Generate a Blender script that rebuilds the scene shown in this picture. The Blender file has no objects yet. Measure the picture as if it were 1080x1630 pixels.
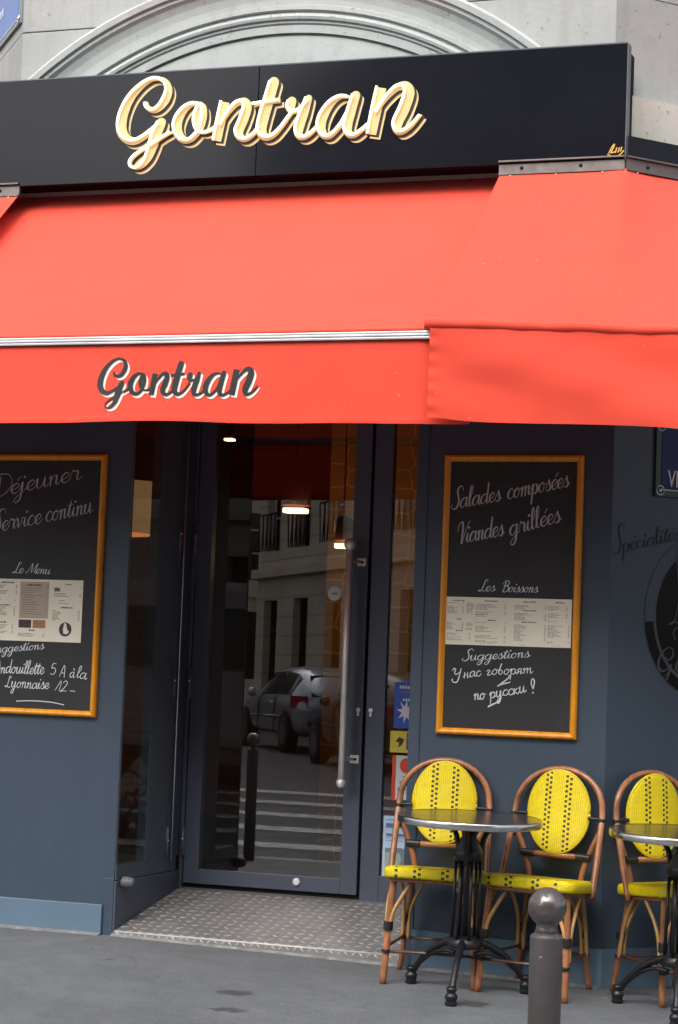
import bpy, bmesh, math, random
from mathutils import Vector, Matrix, noise
import numpy as np
random.seed(7)
R = math.radians
scene = bpy.context.scene
COL = scene.collection

# ------------------------------------------------------------------ camera
F_PX, PITCH, ROLL, YAW = 3456.9, R(4.2793), R(2.1576), R(19.650)
CAM = np.array([4.4078, -9.4, 1.2416])
fw = np.array([-math.sin(YAW)*math.cos(PITCH), math.cos(YAW)*math.cos(PITCH), math.sin(PITCH)])
r0 = np.array([math.cos(YAW), math.sin(YAW), 0.0]); u0 = np.cross(r0, fw)
rt = math.cos(ROLL)*r0 + math.sin(ROLL)*u0
up = -math.sin(ROLL)*r0 + math.cos(ROLL)*u0
cd = bpy.data.cameras.new('camera'); cam = bpy.data.objects.new('camera', cd); COL.objects.link(cam)
cd.sensor_fit = 'VERTICAL'; cd.sensor_height = 36.0; cd.lens = F_PX/1630*36.0
cd.clip_start = 0.05; cd.clip_end = 2000
M = Matrix.Identity(4)
for i in range(3):
    M[i][0] = rt[i]; M[i][1] = up[i]; M[i][2] = -fw[i]; M[i][3] = CAM[i]
cam.matrix_world = M
scene.camera = cam

# ------------------------------------------------------------------ world, sun, exposure
SUN_EL, SUN_AZ = R(47), R(184)
w = bpy.data.worlds.new('World'); scene.world = w; w.use_nodes = True
nt = w.node_tree; nt.nodes.clear()
sky = nt.nodes.new('ShaderNodeTexSky'); sky.sky_type = 'NISHITA'; sky.sun_disc = False
sky.sun_elevation = SUN_EL; sky.sun_rotation = SUN_AZ; sky.dust_density = 6.0; sky.air_density = 1.0; sky.ozone_density = 1.0
hs = nt.nodes.new('ShaderNodeHueSaturation'); hs.inputs['Saturation'].default_value = 0.32
bg = nt.nodes.new('ShaderNodeBackground'); bg.inputs['Strength'].default_value = 0.15
wo = nt.nodes.new('ShaderNodeOutputWorld')
nt.links.new(sky.outputs[0], hs.inputs['Color']); nt.links.new(hs.outputs[0], bg.inputs['Color']); nt.links.new(bg.outputs[0], wo.inputs['Surface'])
sl = bpy.data.lights.new('sun', 'SUN'); sl.energy = 0.9; sl.angle = R(86); sl.color = (1.0, 0.985, 0.965)
so = bpy.data.objects.new('sun', sl); COL.objects.link(so)
sd = Vector((math.sin(SUN_AZ)*math.cos(SUN_EL), math.cos(SUN_AZ)*math.cos(SUN_EL), math.sin(SUN_EL)))
so.rotation_euler = sd.to_track_quat('Z', 'Y').to_euler()
scene.view_settings.view_transform = 'Standard'; scene.view_settings.look = 'None'
scene.view_settings.exposure = 0.93; scene.view_settings.gamma = 1.0
scene.view_settings.use_curve_mapping = False
scene.render.engine = 'CYCLES'
scene.cycles.use_denoising = True
scene.cycles.max_bounces = 10; scene.cycles.transparent_max_bounces = 16
scene.cycles.caustics_reflective = False; scene.cycles.caustics_refractive = False
scene.cycles.sample_clamp_indirect = 8.0

# ------------------------------------------------------------------ measuring helpers (photo pixel on a known real plane -> metres)
def ray(px, py): return fw + rt*(px-540)/F_PX - up*(py-815)/F_PX
def at(px, py, Y=0.0):
    d = ray(px, py); return CAM + d*(Y-CAM[1])/d[1]
def atz(px, py, Z):
    d = ray(px, py); return CAM + d*(Z-CAM[2])/d[2]
def atp(px, py, p0, n):
    d = ray(px, py); n = np.array(n, float); return CAM + d*(n @ (np.array(p0)-CAM))/(n @ d)
def zg(x, y): return -0.02 - 0.022*max(x, 0) + 0.03*min(y, 0.0)
GN = Vector((0.022, -0.03, 1.0)).normalized()

# ------------------------------------------------------------------ materials
def new_mat(name):
    m = bpy.data.materials.new(name); m.use_nodes = True
    n = m.node_tree; n.nodes.clear()
    o = n.nodes.new('ShaderNodeOutputMaterial'); p = n.nodes.new('ShaderNodeBsdfPrincipled')
    n.links.new(p.outputs[0], o.inputs['Surface'])
    return m, n, p, o
def tc(n, scale=1.0, kind='Object'):
    t = n.nodes.new('ShaderNodeTexCoord'); mp = n.nodes.new('ShaderNodeMapping')
    n.links.new(t.outputs[kind], mp.inputs['Vector'])
    s = scale if isinstance(scale, (tuple, list)) else (scale,)*3
    mp.inputs['Scale'].default_value = s
    return mp.outputs['Vector']
def noise_n(n, vec, scale, detail=4, rough=0.55):
    t = n.nodes.new('ShaderNodeTexNoise'); t.inputs['Scale'].default_value = scale
    t.inputs['Detail'].default_value = detail; t.inputs['Roughness'].default_value = rough
    n.links.new(vec, t.inputs['Vector']); return t.outputs['Fac']
def ramp_n(n, fac, stops):
    r = n.nodes.new('ShaderNodeValToRGB'); e = r.color_ramp.elements
    while len(e) > 1: e.remove(e[-1])
    e[0].position = stops[0][0]; e[0].color = (*stops[0][1], 1) if len(stops[0][1]) == 3 else stops[0][1]
    for pos, c in stops[1:]:
        k = e.new(pos); k.color = (*c, 1)
    n.links.new(fac, r.inputs['Fac']); return r.outputs['Color']
def math_n(n, op, a, b=None, c=None):
    m = n.nodes.new('ShaderNodeMath'); m.operation = op
    for i, v in enumerate((a, b, c)):
        if v is None: continue
        if isinstance(v, (int, float)): m.inputs[i].default_value = v
        else: n.links.new(v, m.inputs[i])
    return m.outputs[0]
def mix_n(n, fac, a, b, blend='MIX'):
    m = n.nodes.new('ShaderNodeMix'); m.data_type = 'RGBA'; m.blend_type = blend
    for s, v in ((0, fac), (6, a), (7, b)):
        if isinstance(v, (int, float)): m.inputs[s].default_value = v
        elif isinstance(v, tuple): m.inputs[s].default_value = (*v, 1) if len(v) == 3 else v
        else: n.links.new(v, m.inputs[s])
    return m.outputs[2]
def bump_n(n, p, h, strength=0.3, dist=0.01):
    b = n.nodes.new('ShaderNodeBump'); b.inputs['Strength'].default_value = strength; b.inputs['Distance'].default_value = dist
    n.links.new(h, b.inputs['Height']); n.links.new(b.outputs[0], p.inputs['Normal'])
def mul(c, k): return tuple(min(1, v*k) for v in c)
def surf(name, col, rough=0.5, metal=0.0, var=0.12, scale=6.0, bump=0.0, bscale=60.0, spec=0.5, detail=5, kind='Object', coat=0.0, stretch=(1, 1, 1)):
    m, n, p, o = new_mat(name)
    v = tc(n, stretch, kind)
    f = noise_n(n, v, scale, detail)
    c = ramp_n(n, f, [(0.3, mul(col, 1-var)), (0.7, mul(col, 1+var))])
    n.links.new(c, p.inputs['Base Color'])
    p.inputs['Metallic'].default_value = metal; p.inputs['Specular IOR Level'].default_value = spec
    rr = n.nodes.new('ShaderNodeMapRange'); n.links.new(f, rr.inputs[0])
    rr.inputs[1].default_value = 0.3; rr.inputs[2].default_value = 0.7
    rr.inputs[3].default_value = max(0.02, rough*0.88); rr.inputs[4].default_value = min(1, rough*1.12)
    n.links.new(rr.outputs[0], p.inputs['Roughness'])
    if coat: p.inputs['Coat Weight'].default_value = coat; p.inputs['Coat Roughness'].default_value = 0.08
    if bump: bump_n(n, p, noise_n(n, v, bscale, 3), bump, 0.004)
    return m
def emis(name, col, s):
    m, n, p, o = new_mat(name)
    p.inputs['Base Color'].default_value = (*mul(col, 0.8), 1); p.inputs['Emission Color'].default_value = (*col, 1)
    p.inputs['Emission Strength'].default_value = s; p.inputs['Roughness'].default_value = 0.4
    return m
def cloth(name, col, trans=0.35, wr=0.0):
    m, n, p, o = new_mat(name)
    v = tc(n)
    f = noise_n(n, v, 3.0, 6, 0.6)
    c = ramp_n(n, f, [(0.3, mul(col, 0.93)), (0.7, mul(col, 1.05))])
    sp = noise_n(n, v, 55.0, 2, 0.5)
    spm = ramp_n(n, sp, [(0.735, (0, 0, 0)), (0.79, (1, 1, 1))])
    c2 = mix_n(n, math_n(n, 'MULTIPLY', spm, 0.35), c, (0.9, 0.6, 0.5))
    d = p; n.links.new(c2, d.inputs['Base Color']); d.inputs['Roughness'].default_value = 0.75
    d.inputs['Specular IOR Level'].default_value = 0.25
    d.inputs['Sheen Weight'].default_value = 0.15; d.inputs['Sheen Roughness'].default_value = 0.5
    t = n.nodes.new('ShaderNodeBsdfTranslucent'); n.links.new(c, t.inputs['Color'])
    mx = n.nodes.new('ShaderNodeMixShader'); mx.inputs[0].default_value = trans
    n.links.new(d.outputs[0], mx.inputs[1]); n.links.new(t.outputs[0], mx.inputs[2]); n.links.new(mx.outputs[0], o.inputs['Surface'])
    wv = noise_n(n, tc(n, (1, 1, 1)), 420.0, 1)
    bump_n(n, p, wv, 0.12, 0.002)
    return m
def glass_mat(name, ior=2.3, tint=(0.93, 0.95, 0.94)):
    m, n, p, o = new_mat(name); n.nodes.remove(p)
    t = n.nodes.new('ShaderNodeBsdfTransparent'); t.inputs['Color'].default_value = (*tint, 1)
    g = n.nodes.new('ShaderNodeBsdfGlossy'); g.inputs['Roughness'].default_value = 0.0; g.inputs['Color'].default_value = (1, 1, 1, 1)
    fr = n.nodes.new('ShaderNodeFresnel'); fr.inputs['IOR'].default_value = ior
    gm = n.nodes.new('ShaderNodeNewGeometry')
    ff = math_n(n, 'MULTIPLY', fr.outputs[0], math_n(n, 'SUBTRACT', 1.0, gm.outputs['Backfacing']))
    mx = n.nodes.new('ShaderNodeMixShader')
    n.links.new(ff, mx.inputs[0]); n.links.new(t.outputs[0], mx.inputs[1]); n.links.new(g.outputs[0], mx.inputs[2])
    n.links.new(mx.outputs[0], o.inputs['Surface'])
    return m

MT = {}
def paint_mat(name, col, rough, scuff=0.5):
    m, n, p, o = new_mat(name)
    v = tc(n); a = noise_n(n, v, 1.4, 5, 0.6); st = noise_n(n, tc(n, (26, 26, 0.9)), 1.0, 5, 0.65)
    c = ramp_n(n, a, [(0.3, mul(col, 0.93)), (0.7, mul(col, 1.07))])
    c = mix_n(n, 0.35, c, ramp_n(n, st, [(0.3, (0.93, 0.93, 0.93)), (0.7, (1.06, 1.06, 1.06))]), 'MULTIPLY')
    sc = noise_n(n, tc(n, (1, 1, 2.2)), 13.0, 9, 0.72); gate = noise_n(n, v, 2.3, 2)
    k = math_n(n, 'MULTIPLY', math_n(n, 'GREATER_THAN', sc, 0.685), math_n(n, 'GREATER_THAN', gate, 0.50))
    c = mix_n(n, math_n(n, 'MULTIPLY', k, scuff), c, mul(col, 2.4))
    sp = noise_n(n, v, 75.0, 2); k2 = math_n(n, 'GREATER_THAN', sp, 0.77)
    c = mix_n(n, math_n(n, 'MULTIPLY', k2, scuff), c, mul(col, 0.45))
    n.links.new(c, p.inputs['Base Color'])
    n.links.new(math_n(n, 'MULTIPLY_ADD', st, 0.22, rough-0.11), p.inputs['Roughness'])
    bump_n(n, p, math_n(n, 'ADD', st, math_n(n, 'MULTIPLY', noise_n(n, v, 90, 3), 0.5)), 0.10, 0.004)
    return m
MT['paint'] = paint_mat('blue_grey_paint', (0.042, 0.062, 0.092), 0.42, 0.35)
MT['plinth'] = paint_mat('pale_blue_paint', (0.104, 0.165, 0.23), 0.5, 0.6)
MT['mortar'] = surf('pale_base_mortar', (0.20, 0.20, 0.195), 0.9, var=0.35, scale=18, bump=0.4, bscale=80)
MT['frame'] = surf('dark_blue_frame', (0.084, 0.096, 0.136), 0.36, var=0.06, scale=3)
MT['frame2'] = surf('teal_grey_frame', (0.09, 0.112, 0.138), 0.36, var=0.06, scale=3)
MT['sign'] = surf('black_gloss', (0.008, 0.0095, 0.014), 0.11, var=0.1, scale=2, spec=0.20)
MT['black'] = surf('black_matt', (0.008, 0.008, 0.009), 0.7, spec=0.1)
def slate_mat():
    m, n, p, o = new_mat('chalkboard_black')
    a = noise_n(n, tc(n, (1.0, 1, 0.55)), 3.2, 7, 0.7); b = noise_n(n, tc(n, (1, 1, 5)), 9.0, 5, 0.6)
    c = ramp_n(n, a, [(0.38, (0.0115, 0.011, 0.0125)), (0.62, (0.019, 0.0185, 0.020)), (0.78, (0.034, 0.033, 0.035))])
    c = mix_n(n, 0.5, c, ramp_n(n, b, [(0.45, (0.85, 0.85, 0.85)), (0.7, (1.3, 1.3, 1.3))]), 'MULTIPLY')
    n.links.new(c, p.inputs['Base Color']); p.inputs['Roughness'].default_value = 0.6
    return m
MT['board'] = slate_mat()
MT['amber'] = surf('amber_lacquer', (0.78, 0.30, 0.012), 0.30, var=0.14, scale=5, bump=0.15, bscale=50, stretch=(6, 6, 1))
MT['chalk'] = surf('chalk_grey', (0.52, 0.50, 0.52), 0.8, var=0.18, scale=60)
MT['chalkw'] = surf('chalk_white', (0.66, 0.68, 0.71), 0.8, var=0.2, scale=80)
MT['paper'] = surf('cream_paper', (0.86, 0.80, 0.66), 0.5, var=0.05, scale=5)
MT['ink'] = surf('brown_ink', (0.27, 0.22, 0.17), 0.7)
MT['inkd'] = surf('dark_ink', (0.06, 0.045, 0.04), 0.7)
MT['pinkp'] = surf('pink_paper', (0.50, 0.40, 0.31), 0.6)
MT['plum'] = surf('plum_paper', (0.07, 0.03, 0.035), 0.6)
MT['tan'] = surf('tan_paper', (0.42, 0.20, 0.10), 0.6)
MT['steel'] = surf('brushed_steel', (0.90, 0.88, 0.86), 0.46, 0.5, var=0.03, scale=6)
MT['rim_steel'] = surf('table_rim_steel', (0.62, 0.61, 0.60), 0.24, 1.0, var=0.08, scale=30, stretch=(1, 1, 0.05))
MT['galv'] = surf('galvanised', (0.20, 0.175, 0.165), 0.42, 0.8, var=0.15, scale=20)
MT['alu'] = surf('aluminium', (0.62, 0.62, 0.64), 0.32, 0.9, var=0.06)
MT['iron'] = surf('black_cast_iron', (0.014, 0.015, 0.018), 0.32, 0.3, var=0.3, scale=30, bump=0.15, bscale=120)
MT['rubber'] = surf('grey_rubber', (0.10, 0.11, 0.12), 0.55, var=0.15, scale=20)
MT['wrap'] = surf('black_wrap', (0.012, 0.012, 0.013), 0.4)
MT['rattan_p'] = surf('pale_rattan', (0.50, 0.28, 0.10), 0.38, var=0.25, scale=14, coat=0.25)
MT['tabletop'] = surf('dark_steel_top', (0.045, 0.043, 0.042), 0.21, 0.5, var=0.05, scale=8)
MT['white'] = surf('white_print', (0.75, 0.76, 0.78), 0.4, var=0.04)
MT['blue'] = surf('street_blue', (0.012, 0.022, 0.115), 0.3, var=0.08, spec=0.25)
MT['blue_hazed'] = surf('street_blue_hazed', (0.13, 0.20, 0.44), 0.4, var=0.12)  # left plate: sky reflection and haze painted into a lighter blue
MT['green_hazed'] = surf('green_enamel_hazed', (0.22, 0.27, 0.26), 0.5, var=0.2, scale=20)  # its border, green paled in the colour by the same painted haze
MT['green'] = surf('dark_green_enamel', (0.02, 0.06, 0.03), 0.3)
MT['gold'] = surf('gold_leaf', (0.72, 0.42, 0.09), 0.35, 0.4)
MT['cream'] = surf('cream_letter', (0.66, 0.51, 0.24), 0.45, var=0.08, scale=14)
MT['blackl'] = surf('lettering_black', (0.012, 0.012, 0.013), 0.5)
MT['offw'] = surf('lettering_offwhite', (0.80, 0.74, 0.66), 0.6)
MT['neon'] = emis('neon_warm', (1.0, 0.90, 0.70), 0.72)
MT['red'] = cloth('red_canvas', (0.80, 0.074, 0.042), 0.05)
MT['glass'] = glass_mat('window_glass')
MT['bulb'] = emis('lamp_glow', (1.0, 0.62, 0.26), 2.6)
MT['shade'] = emis('lamp_shade_glow', (1.0, 0.55, 0.22), 0.085)
MT['embl'] = surf('gloss_black_vinyl', (0.003, 0.003, 0.0035), 0.3, spec=0.2)
MT['emblg'] = surf('grey_vinyl', (0.075, 0.078, 0.088), 0.4, spec=0.3)
MT['darkvinyl'] = surf('dark_vinyl', (0.012, 0.011, 0.013), 0.45)

def stone_mat(name, col, dirt=0.35):
    m, n, p, o = new_mat(name)
    v = tc(n)
    a = noise_n(n, v, 1.3, 8, 0.65); b = noise_n(n, v, 9.0, 8, 0.7)
    c = ramp_n(n, a, [(0.28, mul(col, 0.84)), (0.5, col), (0.75, mul(col, 1.08))])
    st = ramp_n(n, b, [(0.55, (1, 1, 1)), (0.74, (0.60, 0.58, 0.54))])
    c2 = mix_n(n, dirt, c, st, 'MULTIPLY')
    vv = noise_n(n, tc(n, (7, 7, 0.7)), 2.0, 6, 0.6)
    dr = ramp_n(n, vv, [(0.48, (1, 1, 1)), (0.72, (0.68, 0.67, 0.65))])
    c3 = mix_n(n, 0.30, c2, dr, 'MULTIPLY')
    pit = noise_n(n, v, 34.0, 3, 0.5)
    pm = ramp_n(n, pit, [(0.66, (1, 1, 1)), (0.74, (0.42, 0.41, 0.38))])
    c4 = mix_n(n, 0.8, c3, pm, 'MULTIPLY')
    n.links.new(c4, p.inputs['Base Color']); p.inputs['Roughness'].default_value = 0.85
    bump_n(n, p, math_n(n, 'ADD', b, math_n(n, 'MULTIPLY', pit, 0.4)), 0.30, 0.012)
    return m
MT['stone'] = stone_mat('pale_limestone', (0.355, 0.362, 0.358))
MT['stonem'] = stone_mat('moulded_limestone', (0.41, 0.435, 0.428), 0.4)
MT['stoney'] = stone_mat('cream_limestone', (0.54, 0.53, 0.48), 0.4)
def house_stone(name, col):
    m, n, p, o = new_mat(name)
    v = tc(n); a = noise_n(n, v, 0.8, 6, 0.6)
    c = ramp_n(n, a, [(0.3, mul(col, 0.82)), (0.7, mul(col, 1.1))])
    z = n.nodes.new('ShaderNodeSeparateXYZ'); n.links.new(v, z.inputs[0])
    f = math_n(n, 'FRACT', math_n(n, 'ADD', math_n(n, 'DIVIDE', z.outputs[2], 0.46), 100.0))
    c = mix_n(n, math_n(n, 'MULTIPLY', math_n(n, 'LESS_THAN', f, 0.09), 0.55), c, mul(col, 0.35))
    n.links.new(c, p.inputs['Base Color']); p.inputs['Roughness'].default_value = 0.85
    return m
MT['stoneh'] = house_stone('jointed_house_stone', (0.70, 0.60, 0.46)); MT['stonehp'] = house_stone('jointed_pale_house_stone', (0.66, 0.64, 0.58))
MT['stoneo'] = stone_mat('warm_limestone', (0.72, 0.63, 0.49), 0.3)

def pavement_mat():
    m, n, p, o = new_mat('asphalt_pavement')
    v = tc(n)
    a = noise_n(n, v, 0.9, 7, 0.62); b = noise_n(n, v, 120.0, 3, 0.7); k = noise_n(n, v, 6.0, 8, 0.7)
    base = (0.126, 0.135, 0.145)
    c = ramp_n(n, a, [(0.28, mul(base, 0.78)), (0.72, mul(base, 1.18))])
    g = ramp_n(n, b, [(0.32, (0.62, 0.62, 0.62)), (0.70, (1.25, 1.25, 1.25))])
    c = mix_n(n, 0.9, c, g, 'MULTIPLY')
    c = mix_n(n, 0.7, c, ramp_n(n, k, [(0.34, (0.74, 0.73, 0.72)), (0.6, (1.06, 1.06, 1.06))]), 'MULTIPLY')
    wob = noise_n(n, v, 22.0, 4, 0.6)
    def spots(scale, xs, sel_min, r0_, r1, wobk, seed):
        vo = n.nodes.new('ShaderNodeTexVoronoi'); vo.inputs['Scale'].default_value = scale
        vec = tc(n, (xs, 1.0, 1)); ad = n.nodes.new('ShaderNodeVectorMath'); ad.operation = 'ADD'; ad.inputs[1].default_value = (seed, seed*0.7, 0)
        n.links.new(vec, ad.inputs[0]); n.links.new(ad.outputs[0], vo.inputs['Vector'])
        sc = n.nodes.new('ShaderNodeSeparateColor'); n.links.new(vo.outputs['Color'], sc.inputs[0])
        d = math_n(n, 'ADD', vo.outputs['Distance'], math_n(n, 'MULTIPLY', math_n(n, 'SUBTRACT', wob, 0.5), wobk))
        rad = math_n(n, 'MULTIPLY_ADD', sc.outputs[1], r1-r0_, r0_)
        e = math_n(n, 'MULTIPLY', math_n(n, 'SUBTRACT', rad, d), 22.0); e.node.use_clamp = True
        return math_n(n, 'MULTIPLY', e, math_n(n, 'GREATER_THAN', sc.outputs[0], sel_min))
    wet = spots(3.1, 0.75, 0.45, 0.05, 0.26, 0.34, 2.3)
    c = mix_n(n, math_n(n, 'MULTIPLY', wet, 0.62), c, (0.030, 0.030, 0.031))
    gum = spots(6.0, 1.0, 0.62, 0.05, 0.10, 0.10, 7.7)
    c = mix_n(n, math_n(n, 'MULTIPLY', gum, 0.5), c, (0.30, 0.31, 0.32))
    gum2 = spots(8.0, 1.0, 0.70, 0.05, 0.09, 0.08, 17.1)
    c = mix_n(n, math_n(n, 'MULTIPLY', gum2, 0.6), c, (0.035, 0.034, 0.034))
    ck = n.nodes.new('ShaderNodeTexVoronoi'); ck.feature = 'DISTANCE_TO_EDGE'; ck.inputs['Scale'].default_value = 0.9
    wv = n.nodes.new('ShaderNodeVectorMath'); wv.operation = 'ADD'
    nz = n.nodes.new('ShaderNodeTexNoise'); nz.inputs['Scale'].default_value = 3.0; nz.inputs['Detail'].default_value = 5; n.links.new(v, nz.inputs['Vector'])
    ms = n.nodes.new('ShaderNodeVectorMath'); ms.operation = 'SCALE'; ms.inputs['Scale'].default_value = 0.35; n.links.new(nz.outputs['Color'], ms.inputs[0])
    n.links.new(v, wv.inputs[0]); n.links.new(ms.outputs[0], wv.inputs[1]); n.links.new(wv.outputs[0], ck.inputs['Vector'])
    crack = math_n(n, 'MULTIPLY', math_n(n, 'LESS_THAN', ck.outputs['Distance'], 0.0045), math_n(n, 'GREATER_THAN', a, 0.52))
    c = mix_n(n, math_n(n, 'MULTIPLY', crack, 0.28), c, (0.03, 0.03, 0.03))
    n.links.new(c, p.inputs['Base Color'])
    n.links.new(math_n(n, 'MULTIPLY_ADD', wet, -0.30, 0.80), p.inputs['Roughness'])
    bump_n(n, p, math_n(n, 'ADD', b, math_n(n, 'MULTIPLY', k, 0.8)), 0.45, 0.006)
    return m
MT['pave'] = pavement_mat()
MT['road'] = surf('road_asphalt', (0.058, 0.060, 0.064), 0.8, var=0.2, scale=1.2, bump=0.3, bscale=140)
MT['kerb'] = surf('kerb_granite', (0.26, 0.26, 0.25), 0.7, var=0.2, scale=30)
MT['mark'] = surf('road_marking_white', (0.44, 0.44, 0.43), 0.7, var=0.45, scale=4)
def plate_mat():
    m, n, p, o = new_mat('worn_chequer_steel')
    v = tc(n)
    a = noise_n(n, v, 5.0, 6, 0.65); b = noise_n(n, v, 60, 3)
    c = ramp_n(n, a, [(0.3, (0.20, 0.195, 0.192)), (0.62, (0.29, 0.283, 0.28)), (0.8, (0.36, 0.352, 0.35))])
    n.links.new(c, p.inputs['Base Color']); p.inputs['Metallic'].default_value = 0.45
    r_ = n.nodes.new('ShaderNodeMapRange'); n.links.new(b, r_.inputs[0]); r_.inputs[3].default_value = 0.32; r_.inputs[4].default_value = 0.62
    n.links.new(r_.outputs[0], p.inputs['Roughness'])
    return m
MT['plate'] = plate_mat()

MT['plate_hi'] = surf('polished_tread_bumps', (0.43, 0.42, 0.415), 0.34, 0.5, var=0.3, scale=12)
def rattan_mat(name, base):
    m, n, p, o = new_mat(name)
    v = tc(n)
    a = noise_n(n, v, 9.0, 6, 0.6); k = noise_n(n, tc(n, (1, 1, 0.25)), 45.0, 3)
    c = ramp_n(n, a, [(0.25, mul(base, 0.55)), (0.5, base), (0.78, mul(base, 1.5))])
    c2 = mix_n(n, 0.5, c, ramp_n(n, k, [(0.4, (0.55, 0.5, 0.45)), (0.6, (1, 1, 1))]), 'MULTIPLY')
    n.links.new(c2, p.inputs['Base Color']); p.inputs['Roughness'].default_value = 0.33
    p.inputs['Coat Weight'].default_value = 0.35; p.inputs['Coat Roughness'].default_value = 0.15
    bump_n(n, p, a, 0.15, 0.004)
    return m
MT['rattan'] = rattan_mat('lacquered_rattan', (0.335, 0.135, 0.055))

MT['rattan_d'] = rattan_mat('dark_rattan', (0.10, 0.042, 0.022))
def weave_mat(name, cols, v_lim, pitch, vper):
    """yellow woven strands with staggered dark squares; uv in metres; cols = u of each dark column and its stagger (0/1)"""
    m, n, p, o = new_mat(name)
    t = n.nodes.new('ShaderNodeUVMap'); sx = n.nodes.new('ShaderNodeSeparateXYZ'); n.links.new(t.outputs[0], sx.inputs[0])
    U, V = sx.outputs[0], sx.outputs[1]
    wu = math_n(n, 'SINE', math_n(n, 'MULTIPLY', U, math.pi/pitch)); wv = math_n(n, 'SINE', math_n(n, 'MULTIPLY', V, math.pi/(pitch*0.62)))
    h = math_n(n, 'ABSOLUTE', math_n(n, 'MULTIPLY', wu, wv))
    f = noise_n(n, tc(n), 18, 4)
    c = ramp_n(n, f, [(0.3, (0.86, 0.67, 0.003)), (0.7, (0.98, 0.83, 0.006))])
    c = mix_n(n, math_n(n, 'MULTIPLY', math_n(n, 'SUBTRACT', 1.0, h), 0.55), c, (0.52, 0.34, 0.002))
    mask = None
    for uc, stg, hw in cols:
        inu = math_n(n, 'LESS_THAN', math_n(n, 'ABSOLUTE', math_n(n, 'SUBTRACT', U, uc)), hw)
        fr = math_n(n, 'FRACT', math_n(n, 'ADD', math_n(n, 'DIVIDE', V, vper), 100.0+0.5*stg))
        inv = math_n(n, 'LESS_THAN', fr, 0.50)
        k = math_n(n, 'MULTIPLY', inu, inv)
        mask = k if mask is None else math_n(n, 'MAXIMUM', mask, k)
    if v_lim: mask = math_n(n, 'MULTIPLY', mask, math_n(n, 'LESS_THAN', math_n(n, 'ABSOLUTE', V), v_lim))
    c = mix_n(n, mask, c, (0.022, 0.018, 0.014))
    n.links.new(c, p.inputs['Base Color']); p.inputs['Roughness'].default_value = 0.38
    bump_n(n, p, h, 0.55, 0.0035)
    return m
PER = 0.0215
MT['weave_b'] = weave_mat('yellow_back_weave', [(-0.054, 0, 0.0056), (-0.036, 1, 0.0056), (0.038, 0, 0.0056), (0.056, 1, 0.0056)], 0.170, 0.0085, PER)
MT['weave_s'] = weave_mat('yellow_seat_weave', [(u_, s_, 0.0065) for u_, s_ in ((-0.158, 0), (-0.078, 0), (-0.058, 1), (0.042, 0), (0.062, 1), (0.142, 0))], None, 0.0085, 0.026)

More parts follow.
